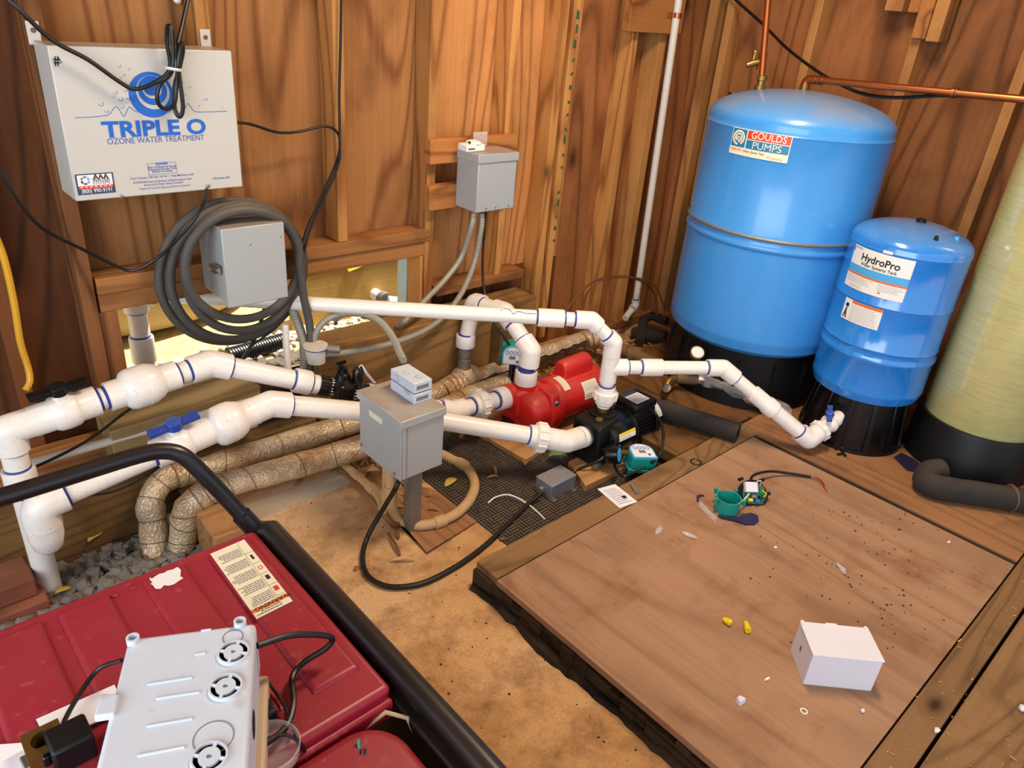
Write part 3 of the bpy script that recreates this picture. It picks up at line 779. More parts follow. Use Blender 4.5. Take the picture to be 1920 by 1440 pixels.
# solenoid
s = B().tube([sv - ax * .085, sv - ax * .05], R2 * 1.15, 20).tube([sv + ax * .045, sv + ax * .08], R2 * 1.15, 20).tube([sv - ax * .06, sv + ax * .06], R2 * 1.0, 20).obj('solenoid_valve', 'black_gloss', t)
coupling(t, sv + ax * .095, ax, .03, R2, primer=(0, 0))
B().lathe([(.012, -.062), (.026, -.058), (.034, -.03), (.046, .018), (.048, .022), (.048, .030), (.040, .034), (.026, .042), (.022, .058), (.016, .062), (.016, .078), (0, .08)], sv, 28).obj('bonnet', 'black_gloss', s)
b = B()
for k in range(16):
    an = 2 * math.pi * k / 16; u = V((math.cos(an), math.sin(an), 0))
    b.tube([sv + u * .030 + V((0, 0, -.045)), sv + u * .047 + V((0, 0, .02))], .0035, 6)
b.obj('body_ribs', 'black_gloss', s)
cr = V((.71, -.70, 0))
B().lathe([(.017, 0), (.018, .02), (.018, .052), (.014, .058), (.013, .062), (0, .064)], sv + cr * .050 + V((0, 0, .02)), 18).obj('solenoid_coil', 'black_gloss', s)
b = B(); q = sv + V((0, 0, .075)) - cr * .004
b.tube([q, q + V((0, 0, .02))], .007, 8).box(q + V((-.016, -.004, .016)), q + V((.016, .004, .026))).obj('bleed_screw', 'black_gloss', s)
for k in range(6):
    an = 2 * math.pi * k / 6; screw(s, sv + V((math.cos(an) * .043, math.sin(an) * .043, .031)), (0, 0, 1), .005)
q = sv + cr * .05 + V((0, 0, .08))
for dx in (0, .006):
    B().tube(smooth_path([q, q + V((.01, -.005, .012)), q + cr * (.025 + dx) + V((0, 0, -.015)), q + cr * (.042 + dx) + V((.01, 0, -.05))]), .0016, 6).obj('lead_wire', 'wire_white', s)

# lower suction line
B0 = P(72, 948, y=1.8); B1 = P(508, 757, y=1.8); B2 = P(765, 779, y=1.70); B3 = P(1062, 828, y=1.40); BI = V((1.766, 1.405, .058))
t = thing('water_pipe', 'white pipe line with blue-handled valve running low to the black pump', 'pipe', (B0.x, B0.y, B0.z - .13))
lo2 = V((B0.x, B0.y, B0.z - .075)); pipe(t, lo2, B0, R2 * 1.1); elbow(t, lo2, B0, B1, R2 * 1.1, .06, .06, bend=.03, primer=(0, 1))
B().lathe([(R2 * 1.35, .02), (R2 * 1.35, -.03), (R2 * 1.1, -.065), (R2 * .6, -.083), (0, -.087)], lo2 + V((0, 0, .018)), 22).obj('end_cap', 'pvc', t)
pipe(t, B0, B1, R2); ax = d(B0, B1)
ball_valve(t, along(B0, B1, 337), ax, R2, .135, 'valve_blue', V((0, -.15, 1)), ax, .066)
swell(t, along(B0, B1, 428), ax, R2, .165)
elbow(t, B0, B1, B2, R2, .055, .055); pipe(t, B1, B2, R2); elbow(t, B1, B2, B3, R2, .05, .05); pipe(t, B2, B3, R2)
ax = d(B2, B3); union(t, along(B2, B3, 1014), ax, R2, .085)
elbow(t, B2, B3, BI, R2, .055, .06); pipe(t, B3, BI, R2)
coupling(t, BI - d(B3, BI) * .015, d(B3, BI), .04, R2)

# long discharge line and the branch to the small tank
CV = V((1.868, 1.42, 0)); zc = .466
C1 = P(583, 571, y=2.07); C1.z = zc
C2 = V((CV.x, CV.y, zc)); dr = d(C1, C2)
C0 = C1 - dr * .56
t = thing('water_pipe', 'long white pipe crossing above the pumps with a branch to the small tank', 'pipe', (CV.x, CV.y, .12))
Ca = C2 - dr * .085; Cb = V((CV.x, CV.y, zc - .075))
pipe(t, V((C0.x, C0.y, .10)), C0, R2, name='riser_pipe'); elbow(t, V((C0.x, C0.y, .1)), C0, C2, R2, .06, .06)
coupling(t, V((C0.x, C0.y, .27)), (0, 0, 1), .09, R2)
pipe(t, C0, Ca, R15); elbow(t, C0, Ca, Cb, R15, .055, .03, bend=.003, primer=(1, 0)); elbow(t, Ca, Cb, V((CV.x, CV.y, 0)), R15, .032, .05, bend=.003, primer=(1, 1))
pipe(t, Ca, Cb, R15)
coupling(t, along(C0, Ca, 1033), dr, .088, R15, name='coupling'); 
T0 = V((CV.x, CV.y, .296)); pipe(t, Cb, V((CV.x, CV.y, .14)), R15)
D1 = P(1356, 690, z=.296); D2 = P(1516, 824, z=.055); D3 = V((2.585, .885, .112))
b = B(); b.tube([T0 + V((0, 0, .055)), T0 - V((0, 0, .055))], R15 * 1.24, 20); dt = d(T0, D1); b.tube([T0, T0 + dt * .062], R15 * 1.24, 20)
te = b.obj('tee', 'pvc', t); ring(te, T0 + dt * .065, dt, R15 * 1.03, wdt=.006); ring(te, T0 + V((0, 0, .058)), (0, 0, 1), R15 * 1.03, wdt=.007)
union(t, V((CV.x, CV.y, .188)), (0, 0, 1), R15 * 1.08, .068)
B().cyl((CV.x, CV.y, .155), (CV.x, CV.y, .118), .021, 10).obj('brass_nipple', 'brass', t)
pipe(t, T0, D1, R15); coupling(t, along(T0, D1, 1222), dt, .075, R15, primer=(1, 0))
elbow(t, T0, D1, D2, R15, .06, .06, bend=.003, primer=(1, 1)); pipe(t, D1, D2, R15)
d12 = d(D1, D2); cc = along(D1, D2, 1432)
B().tube([cc - d12 * .055, cc + d12 * .01, cc + d12 * .015, cc + d12 * .05], [R15 * 1.25, R15 * 1.25, R15 * 1.4, R15 * 1.4], 20).obj('reducer', 'pvc', t)
pipe(t, cc, D2, R15 * 1.15); elbow(t, D1, D2, D3, R15 * 1.15, .045, .045)
d23 = d(D2, D3); L = (D3 - D2).length; pipe(t, D2, D3 + d23 * .03, R15)
union(t, D2 + d23 * (L * .42), d23, R15 * 1.0, .046)
ball_valve(t, D2 + d23 * (L * .76), d23, R15 * .9, .066, 'valve_blue', V((0, 0, 1)), V((.2, .35, 1)), .04)

tc_ = (CAM - C1).normalized(); b_ = []
for px, k in ((938, .30), (946, .62), (955, .40), (962, .12), (970, .34), (985, .22), (1000, .24), (1010, .20)):
    q = along(C0, Ca, px); up_ = V((0, 0, 1)); o_ = (tc_ - dr * tc_.dot(dr)).normalized(); u2 = o_.cross(dr)
    if u2.z < 0: u2 = -u2
    b_.append(q + (o_ * math.cos(k * 2.0) + u2 * math.sin(k * 2.0)) * (R15 * 1.005))
B().tube(smooth_path(b_, 4), .0012, 6).obj('primer_drip', 'primer', t)

# red pump discharge
E0 = V((1.768, 1.722, .09)); E1 = P(1003, 655, y=1.722); E2 = P(947, 586, y=1.87); E3 = P(893, 568, y=2.02); E4 = P(873, 640, y=2.04); E3 = V((E3.x, 2.03, E3.z))
E1.x = E0.x + .012
t = thing('water_pipe', 'short white bent pipe rising from the red pump back to a galvanised stub', 'pipe', E0)
pipe(t, E0, E1, R2); coupling(t, V((E0.x, E0.y, .155)), (0, 0, 1), .06, R2 * 1.08)
ring(t, V((E0.x, E0.y, .195)), (0, 0, 1), R2 * 1.05, wdt=.018)
elbow(t, E0, E1, E2, R2, .06, .05, bend=.003); pipe(t, E1, E2, R2); elbow(t, E1, E2, E3, R2, .055, .05, bend=.003)
pipe(t, E2, E3, R2); elbow(t, E2, E3, E4, R2, .045, .05, bend=.02); pipe(t, E3, E4, R2); coupling(t, E4 + V((0, 0, .005)), (0, 0, 1), .05, R2)
EB = V((E4.x, E4.y, .02))
b = B(); zz = E4.z
b.lathe([(.026, zz - .02), (.026, zz - .06), (.022, zz - .062), (.022, zz - .075), (.027, zz - .078), (.027, zz - .115), (.022, zz - .118), (.022, zz - .15), (.026, zz - .153), (.028, .05), (.034, .045), (.034, .0)], (E4.x, E4.y, 0), 16)
b.obj('galvanised_stub', 'galv', t)

# ================================================================== foil wrapped pipes
FRD = .040
def foil_line(name_label, pts, k=6, r=FRD, seams=(), mat='foil'):
    rnd = random.Random(len(pts) * 7 + int(pts[-1][0] * 100)); t = thing('insulated_pipe', name_label, 'pipe', pts[0])
    sp = smooth_path(pts, k); rr = [r * rnd.uniform(.93, 1.07) for _ in sp]
    B().tube(sp, rr, 18).obj('foil_wrap', mat, t)
    i = 2
    while i < len(sp) - 2:
        ax = d(sp[i - 1], sp[i + 1]); ax = (ax + V((rnd.uniform(-.25, .25), rnd.uniform(-.25, .25), rnd.uniform(-.25, .25)))).normalized()
        b = B(); c = sp[i]; b.lathe([(r * 1.09, -.0011), (r * 1.10, 0), (r * 1.09, .0011)], c, 22, ax); b.obj('tie_wire', 'wire_brown', t); i += rnd.choice((2, 3))
    return t
foil_line('foil-wrapped pipe nearer the wall that bends down into the gravel', [P(290, 1045, z=-.19), P(288, 985, z=-.11), P(283, 938, z=-.03), P(312, 897, z=.005), P(370, 882, z=.0), P(480, 848, z=0), P(640, 800, z=0), V((1.45, 2.03, 0)), V((1.62, 2.035, 0))], 4)
foil_line('foil-wrapped pipe nearer the cart that bends down into the gravel', [P(341, 1040, z=-.19), P(345, 990, z=-.10), P(352, 952, z=-.03), P(390, 923, z=.0), P(440, 905, z=.0), P(560, 872, z=0), P(690, 833, z=0), V((1.45, 1.90, 0)), V((1.63, 1.935, 0)), V((2.02, 1.955, .0))], 4)
t = foil_line('lumpy foil-wrapped pipe joint under the galvanised stub', [V((1.625, 2.03, .0)), V((1.67, 2.03, .01)), V((1.70, 2.03, .02)), V((E4.x, E4.y, .03)), V((E4.x + .05, E4.y + .005, .02))], 4, .05)
t = thing('pipe', 'dark pipe with split foil sleeve running behind the red pump', 'pipe', (1.9, 2.03, G))
B().cyl((E4.x + .04, 2.035, .005), (2.52, 2.06, .015), .030, 16).obj('bare_pipe', 'brown_pipe', t)
b = B(); vs = []; fs = []; n = 26; m = 8; rnd = random.Random(4)
for i in range(n + 1):
    x = E4.x + .06 + (2.44 - E4.x) * i / n
    for j in range(m + 1):
        a = R(20 + 150 * j / m) + (rnd.uniform(-.16, .16) if j in (0, m) else 0); rr_ = .039 * rnd.uniform(.95, 1.06)
        vs.append((x, 2.037 + .02 * i / n - math.cos(a) * rr_, .008 + .01 * i / n + math.sin(a) * rr_))
for i in range(n):
    for j in range(m): fs.append((i * (m + 1) + j, (i + 1) * (m + 1) + j, (i + 1) * (m + 1) + j + 1, i * (m + 1) + j + 1))
b.add(vs, fs).obj('split_sleeve', 'foil', t)
t = foil_line('foil-wrapped elbow behind the white tee at the far pipe end', [P(1096, 640, z=.02), P(1112, 634, z=.03), P(1135, 640, z=.03), P(1150, 655, z=.025)], 4, .042)
t = thing('pipe', 'brown threaded pipe leading towards the big tank', 'pipe', P(1200, 665, z=0))
B().tube([P(1152, 650, z=.02), P(1195, 668, z=.015), P(1255, 695, z=.01)], .03, 14).obj('pipe', 'brown_pipe', t)
c = P(1186, 664, z=.015); B().tube([c - V((.02, -.02, 0)), c + V((.02, -.02, 0))], .037, 12).obj('coupling', 'brown_pipe', t)

# ================================================================== pumps
t = thing('pump_board', 'plywood board carrying the red pump', 'board', (1.85, 1.7, G))
bd = B(); c = [P(868, 800, z=-.066), P(985, 868, z=-.066), P(1112, 788, z=-.066), P(1000, 735, z=-.066)]
def slab(cs, zt, zb): return B().hexa([V((p.x, p.y, zb)) for p in cs] + [V((p.x, p.y, zt)) for p in cs])
slab([c[0], c[1], c[2], c[3]], -.052, -.070).obj('upper_sheet', 'pump_board', t, bevel=.0015)
slab([c[0] + V((-.03, -.005, 0)), c[1] + V((-.02, -.03, 0)), c[2] + V((.02, 0, 0)), c[3]], -.0715, -.078).obj('lower_sheet', 'fascia', t)
PY, PZ = 1.675, .052
t = thing('water_pump', 'red cast iron jet pump with a capacitor hump on its motor', 'pump', (1.95, PY, -.052))
X = V((1, 0, 0))
B().lathe([(0, -.005), (.06, -.004), (.080, 0), (.086, .006), (.088, .012), (.088, .245), (.086, .25), (.086, .255), (.080, .275), (.06, .292), (.02, .298), (0, .298)], (1.845, PY, PZ), 40, X).obj('motor', 'red_paint', t)
B().lathe([(0, 0), (.045, .002), (.060, .008), (.070, .02), (.074, .05), (.078, .075), (.090, .080), (.093, .10), (.093, .112), (.088, .116), (.086, .14)], (1.712, PY - .01, PZ - .014), 36, X).obj('volute', 'red_paint', t)
hd_ = B().hexa([V((1.70, 1.685, .02)), V((1.83, 1.66, .02)), V((1.85, 1.775, .02)), V((1.71, 1.785, .02)), V((1.695, 1.69, .118)), V((1.83, 1.665, .128)), V((1.845, 1.77, .128)), V((1.705, 1.78, .118))]).obj('pump_head', 'red_paint', t, bevel=.012, seg=4)
B().cyl((1.688, AI.y, AI.z), (1.72, AI.y, AI.z), R2 * 1.55, 24).obj('inlet_boss', 'red_paint', hd_)
B().cyl((E0.x, E0.y, .11), (E0.x, E0.y, .134), R2 * 1.5, 24).obj('outlet_boss', 'red_paint', hd_)
b = B(); b.hexa([V((1.785, 1.585, .07)), V((1.835, 1.585, .07)), V((1.835, 1.655, .085)), V((1.785, 1.655, .085)), V((1.79, 1.60, .122)), V((1.83, 1.60, .122)), V((1.83, 1.65, .13)), V((1.79, 1.65, .13))]); b.obj('lug', 'red_paint', hd_, bevel=.008, seg=3)
screw(hd_, (1.805, 1.588, .095), (-.3, -1, 0), .011); 
b = B(); b.hexa([V((1.70, 1.60, -.052)), V((1.82, 1.60, -.052)), V((1.82, 1.78, -.052)), V((1.70, 1.78, -.052)), V((1.715, 1.63, .0)), V((1.81, 1.63, .0)), V((1.81, 1.77, .03)), V((1.715, 1.77, .03))]); ft = b.obj('front_foot', 'red_paint', t, bevel=.005)
q = V((1.703, 1.735, -.02))
bx('nameplate', (1.7015, 1.70, -.034), (1.7045, 1.765, -.006), 'ink_black', ft, .0005)
b = B(); b.hexa([V((2.01, 1.60, -.052)), V((2.10, 1.60, -.052)), V((2.10, 1.75, -.052)), V((2.01, 1.75, -.052)), V((2.025, 1.64, -.005)), V((2.085, 1.64, -.005)), V((2.085, 1.71, -.005)), V((2.025, 1.71, -.005))]); b.obj('motor_foot', 'red_paint', t, bevel=.003)
b = B(); vs = []; n = 12
for x, sc_ in ((1.912, .86), (1.925, 1.0), (2.050, 1.0), (2.068, .84)):
    for i in range(n + 1):
        a = math.pi * i / n; vs.append((x, PY + .012 + math.cos(a) * .036 * (1 if sc_ == 1 else .9), PZ + .088 + (math.sin(a) ** .6) * .062 * sc_ * (1.04 if x > 1.98 else .93)))
    vs += [(x, PY + .012 - .04, PZ + .05), (x, PY + .012 + .04, PZ + .05)]
k = n + 3; fs = []
for i in range(3):
    for j in range(k): fs.append((i * k + j, i * k + (j + 1) % k, (i + 1) * k + (j + 1) % k, (i + 1) * k + j))
fs += [tuple(range(k - 1, -1, -1)), tuple(range(3 * k, 4 * k))]
cp = b.add(vs, fs).obj('capacitor_cover', 'red_paint', t, bevel=.005, seg=3)
B().box((1.902, PY - .042, PZ + .070), (2.078, PY + .062, PZ + .080)).obj('cover_flange', 'red_paint', cp, bevel=.002)
def xcyl(yc, zc_, r, lift=.001):
    def f(x, s): a = s / r; return V((x, yc - math.cos(a) * (r + lift), zc_ + math.sin(a) * (r + lift)))
    return f
fr = xcyl(PY, PZ, .088)
def xdecal(fn, x0, x1, s0, s1, mat, parent, name, n=8):
    vs = []; fs = []
    for i in range(n + 1):
        s_ = s0 + (s1 - s0) * i / n; vs += [fn(x0, s_), fn(x1, s_)]
    for i in range(n): fs.append((2 * i, 2 * i + 1, 2 * i + 3, 2 * i + 2))
    return B().add(vs, fs).obj(name, mat, parent, angle=60, merge=False)
lb = xdecal(fr, 1.965, 2.045, .008, .078, 'sticker_cream', t, 'motor_label')
fr2 = xcyl(PY, PZ, .088, .0016)
lines(lambda u, v: fr2(u, v), 1.972, 2.038, .068, .006, 5, 'ink_grey', lb, seed=9, th=.001)
lines(lambda u, v: fr2(u, v), 1.972, 2.038, .024, .008, 2, 'ink_black', lb, seed=10, th=.0025)
lb = xdecal(fr, 1.872, 1.905, .07, .145, 'sticker_cream', t, 'warning_label')
lines(lambda u, v: fr2(u, v), 1.875, 1.902, .135, .008, 8, 'ink_grey', lb, seed=12, th=.001)

# black pump
QY, QZ = 1.40, .035
t = thing('pump_board', 'short thick board under the black pump', 'board', (1.9, 1.36, G))
c = [P(1064, 880, z=G), P(1096, 926, z=G), P(1330, 812, z=G), P(1262, 785, z=G)]
slab(c, -.046, G).obj('plank', 'pump_board', t, bevel=.002)
t = thing('water_pump', 'black jet pump with finned motor and a terminal box on top', 'pump', (1.95, QY, -.046))
hd_ = B().hexa([V((1.768, 1.335, -.046)), V((1.825, 1.335, -.046)), V((1.825, 1.475, -.046)), V((1.768, 1.475, -.046)), V((1.772, 1.345, .110)), V((1.905, 1.36, .118)), V((1.905, 1.47, .118)), V((1.772, 1.47, .110))]).obj('pump_head', 'black_plastic', t, bevel=.010, seg=3)
B().lathe([(.05, 0), (.05, .012), (.038, .012)], (1.758, BI.y, BI.z), 24, X).obj('inlet_boss', 'black_plastic', hd_)
B().lathe([(.045, 0), (.05, .004), (.05, .010), (.03, .012), (0, .012)], (CV.x, CV.y, .110), 24).obj('outlet_boss', 'black_plastic', hd_)
B().lathe([(.014, 0), (.014, .006), (0, .007)], (1.815, 1.39, .114), 12).obj('priming_plug', 'brass', hd_)
B().lathe([(.0, 0), (.06, .0), (.078, .008), (.084, .03), (.084, .115), (.078, .125), (.086, .128), (.086, .136), (.06, .14)], (1.825, QY, QZ), 36, X).obj('pump_body', 'black_gloss', t)
B().lathe([(0, 0), (.048, 0), (.052, .004), (.052, .13), (0, .13)], (1.962, QY, QZ), 32, X).obj('motor', 'black_plastic', t)
for k in range(26):
    a = 2 * math.pi * k / 26
    if 62 < math.degrees(a) < 118: continue
    B().box((1.97, -.0015, .050), (2.09, .0015, .066), Matrix.Translation((0, QY, QZ)) @ Matrix.Rotation(a - math.pi / 2, 4, 'X')).obj('cooling_fin', 'black_plastic', t)
fc = B().lathe([(.07, 0), (.073, .003), (.073, .035), (.066, .045), (.05, .048), (0, .048)], (2.085, QY, QZ), 32, X).obj('fan_cover', 'black_plastic', t)
ff = xcyl(QY, QZ, .073, .001)
o = xdecal(ff, 2.088, 2.119, .028, .125, 'sticker_white', fc, 'arrow_sticker'); 
xdecal(xcyl(QY, QZ, .073, .0017), 2.088, 2.094, .028, .125, 'yellow', fc, 'yellow_edge')
bx('motor_foot', (1.99, 1.34, -.046), (2.06, 1.46, -.01), 'black_plastic', t, .003)
tb = bx('terminal_box', (1.965, 1.345, .066), (2.085, 1.445, .108), 'black_plastic', t, .005)
bx('terminal_lid', (1.963, 1.343, .110), (2.087, 1.447, .140), 'black_plastic', tb, .008)
st = quad_patch((1.985, 1.360, .1402), (1, 0, 0), (0, 1, 0), .075, .078).obj('nameplate_sticker', 'sticker_white', tb, angle=0)
quad_patch((1.985, 1.420, .1409), (1, 0, 0), (0, 1, 0), .075, .018).obj('blue_strip', 'ink_navy', st, angle=0)
lines(lambda u, v: V((u, v, .1420)), 1.99, 2.055, 1.407, .009, 5, 'ink_grey', st, seed=14, th=.002)
fb = xcyl(QY, QZ, .084, .001)
lb = xdecal(fb, 1.855, 1.945, .012, .040, 'sticker_white', t, 'caution_label'); xdecal(xcyl(QY, QZ, .084, .0017), 1.855, 1.945, .030, .040, 'yellow', lb, 'yellow_strip')
lines(lambda u, v: xcyl(QY, QZ, .084, .0017)(u, v), 1.86, 1.94, .022, .006, 2, 'ink_grey', lb, seed=15, th=.001)
for sgn in (1.335, 1.462):
    B().cyl((1.757, sgn, -.025), (1.78, sgn, -.025), .013, 10).obj('drain_plug', 'steel', hd_)

# teal pressure controller with gauge, on the black pump
def controller(name, label, c, rt, up, s=1.0, gauge=True):
    """teal controller: c = centre of the face, rt / up = directions in the face"""
    rt = V(rt).normalized(); nr = rt.cross(V(up)).normalized(); up = nr.cross(rt)
    t = thing(name, label, 'controller', c - nr * .05 * s)
    def fl(u, v, h=0.0): return c + rt * u * s + up * v * s + nr * h * s
    outl = [(-.040, -.036), (.040, -.036)] + [(.040 * math.cos(R(a)), .006 + .034 * math.sin(R(a))) for a in range(0, 181, 15)]
    B().prism([fl(u, v, -.045) for u, v in outl], nr * .043 * s).obj('housing', 'teal', t, bevel=.004 * s, seg=3)
    B().prism([fl(u * .98, v * .98, -.002) for u, v in outl], nr * .003 * s).obj('face_rim', 'ink_sky', t, bevel=.001)
    fp = B().prism([fl(u * .86, v * .86, .001) for u, v in outl], nr * .001 * s).obj('face_panel', 'sticker_white', t)
    B().prism([fl(u * 1.08, v * 1.08, -.055) for u, v in outl], nr * .010 * s).obj('flange', 'teal', t, bevel=.002)
    for u, v in ((-.042, -.038), (.042, -.038), (-.038, .022), (.038, .022)):
        B().cyl(fl(u, v, -.058), fl(u, v, -.040), .006 * s, 10).obj('screw_lug', 'teal', t)
    for k in range(4):
        cu = -.021 + k * .014
        b = B(); vs = []; fs = []; m = 16
        for i in range(m):
            a = 2 * math.pi * i / m
            vs += [fl(cu + .0038 * math.cos(a), .014 + .006 * math.sin(a), .0028), fl(cu + .0058 * math.cos(a), .014 + .0085 * math.sin(a), .0028)]
        for i in range(m): fs.append((2 * i, 2 * i + 1, (2 * i + 3) % (2 * m), (2 * i + 2) % (2 * m)))
        b.add(vs, fs).obj('printed_ring', 'ink_blue', fp, angle=0, merge=False)
    B().prism([fl(-.013, -.012, .0025), fl(.009, -.012, .0025), fl(.009, .001, .0025), fl(-.013, .001, .0025)], nr * .0006).obj('display', 'ink_grey', fp, angle=0)
    B().prism([fl(.012, -.024, .0025), fl(.021, -.024, .0025), fl(.021, -.016, .0025), fl(.012, -.016, .0025)], nr * .0006).obj('button', 'ink_blue', fp, angle=0)
    return t, fl
cc = P(1204, 846, y=1.245)
t, fl = controller('pump_controller', 'teal pump controller with printed face beside the black pump', cc, V((.84, -.52, -.06)), V((.50, .86, .06)), 1.15)
B().lathe([(.034, -.055), (.036, -.09), (.026, -.10), (0, -.10)], cc, 20, (fl(0, 0, 1) - fl(0, 0, 0)).normalized()).obj('lower_case', 'black_plastic', t)
nr = (fl(0, 0, 1) - fl(0, 0, 0)).normalized()
gc = P(1156, 852, y=1.29)
t2 = thing('pressure_gauge', 'small black pressure gauge on a stem between pump and teal controller', 'gauge', gc)
ga = V((.35, -.85, .25)).normalized()
B().lathe([(0, -.02), (.034, -.03), (.036, 0), (.034, .012), (.026, .012)], gc, 24, ga).obj('case', 'black_gloss', t2)
B().lathe([(.026, 0), (0, .001)], gc + ga * .010, 24, ga).obj('dial', 'ink_sky', t2)
B().tube([gc - ga * .015, gc - ga * .05 + V((.01, .03, 0)), V((1.93, 1.34, .0))], .012, 10).obj('stem', 'black_plastic', t2)
q = fl(-.052, .01, -.02)
B().tube([q + V((.02, -.01, 0)), q - V((.012, -.01, -.008)), gc + V((.0, .02, .02))], [.012, .013, .014], 10).obj('brass_nipple', 'brass', t2)
# controller seen behind the red pump
cc2 = P(962, 668, y=1.90)
t, fl2 = controller('pump_controller', 'teal controller half hidden behind the red pump outlet pipe', cc2, V((.72, -.69, 0)), V((-.05, .0, 1)), 1.1)
B().cyl(fl2(0, -.03, -.06), V((cc2.x + .0, cc2.y, G)), .012, 10).obj('stem', 'black_plastic', t)

# ================================================================== on the left wall
def wire(pts, r, mat='black_cable', k=8, n=8): return B().tube(smooth_path(pts, k), r, n)
def cord(name, label, pts, r=.0045, mat='black_cable', cat='cable', k=8):
    o = wire(pts, r, mat, k).obj(name, mat); return tag(o, label, cat)

# ozone generator cabinet
xl = P(62, 82, y=YW).x; yf = P(88, 87, x=xl).y
c4 = [P(144, 383, y=yf), P(455, 346, y=yf), P(434, 93, y=yf), P(88, 87, y=yf)]
for a_, b_ in ((0, 3), (1, 2)):
    xm = (c4[a_].x + c4[b_].x) / 2; c4[a_].x = c4[b_].x = xm
xx0, xx1 = c4[0].x, c4[1].x; zz1 = (c4[2].z + c4[3].z) / 2; zz0 = (c4[0].z + c4[1].z) / 2
t = thing('ozone_generator', 'large cream metal ozone cabinet with blue printed logo on the wall', 'cabinet', ((xx0 + xx1) / 2, YW, zz0))
bx('cabinet', (xx0, yf, zz0), (xx1, YW - .002, zz1), 'box_cream', t, .003)
for px, py in ((66, 66), (387, 74)):
    q = P(px, py, y=YW - .003)
    e = bx('mounting_ear', (q.x - .016, YW - .004, zz1 - .01), (q.x + .012, YW - .0005, zz1 + .042), 'box_cream', t, .001)
    B().cyl((q.x - .002, YW - .0055, zz1 + .022), (q.x - .002, YW - .004, zz1 + .022), .006, 12).obj('keyhole', 'brown_pipe', e)
def Z(X, Y): return P(60 + X * .2362, 60 + Y * .2362, y=yf - .0008)
XD = V((1, 0, 0)); ZD = V((0, 0, 1))
def zfn(l=.0008): return lambda u, v: V((u, yf - l, v))
c = Z(950, 500)
for rr_, du, dv, m, l in ((.0545, 0, 0, 'ink_blue', .0008), (.0405, .004, .006, 'box_cream', .0014), (.0350, .003, .011, 'ink_blue', .0020), (.0235, .002, .015, 'box_cream', .0026), (.0205, .001, .019, 'ink_blue', .0032)):
    disc_decal(zfn(l), c.x + du, c.z + dv, rr_, rr_, m, t, 'logo_disc')
def ribbon(pts, wd, mat, parent, name='printed_wave'):
    b = B(); pts = smooth_path([Z(*p) for p in pts], 6)
    for a_, e_ in zip(pts[:-1], pts[1:]):
        dd = (e_ - a_).normalized(); nn = V((-dd.z, 0, dd.x)) * wd / 2
        b.add([a_ - nn, e_ - nn, e_ + nn, a_ + nn], [(0, 1, 2, 3)])
    return b.obj(name, mat, parent, angle=0, merge=False)
ribbon([(335, 682), (480, 674), (560, 666), (610, 655), (640, 620), (665, 592), (690, 612), (730, 670), (755, 620), (775, 594), (800, 617), (830, 633), (852, 632)], .0014, 'ink_blue', t)
ribbon([(1085, 640), (1130, 600), (1165, 640), (1195, 655), (1215, 605), (1235, 568), (1260, 592), (1285, 625), (1340, 635), (1550, 628)], .0014, 'ink_blue', t)
for X_, Y_, r_ in ((692, 270, 11), (770, 292, 9), (732, 335, 11), (705, 362, 9), (733, 398, 10), (770, 408, 13), (745, 460, 13), (660, 478, 15), (648, 512, 11), (703, 530, 17), (765, 520, 16), (548, 570, 17), (718, 592, 15), (593, 625, 14), (1252, 433, 10), (1378, 530, 14), (1324, 582, 10), (1505, 595, 9), (1195, 395, 9), (1213, 495, 9), (1200, 540, 10)):
    q = Z(X_, Y_); rm = r_ * .2362 * .00142
    disc_decal(zfn(), q.x, q.z, rm, rm, 'ink_purple', t, 'printed_bubble', R(180), R(400), .8, 16)
def ztext(s_, X_, Y_, h, w_=None, mat='ink_blue', bold=0.0, shear=0.0, align='CENTER', parent=None, l=.0008):
    q = Z(X_, Y_); o = text(s_, h, None, None, None, mat, parent or t, fn=lambda u, v: V((u, yf - l, v)), bold=bold, shear=shear, align=align)
    xs = [v.co.x for v in o.data.vertices]; w0 = max(xs) - min(xs); mid = (max(xs) + min(xs)) / 2; org = V(t['_o'])
    sx = (w_ * .2362 * .00142 / w0) if w_ else 1
    zm = (max(v.co.z for v in o.data.vertices) + min(v.co.z for v in o.data.vertices)) / 2
    for v in o.data.vertices: v.co.x = (v.co.x - mid) * sx + q.x - org.x; v.co.z = v.co.z - zm + q.z - org.z
    return o
ztext('TRIPLE O', 985, 762, .052, 765, bold=.035)
ztext('OZONE WATER TREATMENT', 998, 852, .021, 720, mat='ink_purple')
ztext('DANGER', 1030, 1043, .009, 95, bold=.03)
for s_, Y_ in (('Risk of Electrical Shock', 1068), ('Disconnect Power Cord', 1086), ('Before Servicing', 1106)): ztext(s_, 1035, Y_, .008, 215 if 'Be' not in s_ else 150, mat='ink_purple', bold=.01)
q0, q1 = Z(915, 1045), Z(1152, 1120)
b = B()
for (x0, z0, x1, z1) in ((q0.x, q1.z, q1.x, q1.z + .0008), (q0.x, q0.z - .0008, Z(975, 1045).x, q0.z), (Z(1085, 1045).x, q0.z - .0008, q1.x, q0.z), (q0.x, q1.z, q0.x + .0008, q0.z), (q1.x - .0008, q1.z, q1.x, q0.z)):
    b.add([(x0, yf - .0008, z0), (x1, yf - .0008, z0), (x1, yf - .0008, z1), (x0, yf - .0008, z1)], [(0, 1, 2, 3)])
b.obj('printed_frame', 'ink_purple', t, angle=0, merge=False)
ztext('Cord Connect: 120 Volt \u2022 60 Hz \u2022 1 Amp Maximum Load', 1038, 1148, .008, 485, mat='ink_purple', bold=.006)
ztext('ATTENTION: Power Up Generator and Ensure Lamp at Center', 1042, 1182, .008, 450, mat='ink_purple', bold=.006)
ztext('of Lid is Lit for Proper Ozone Production*', 1048, 1205, .008, 305, mat='ink_purple', bold=.006)
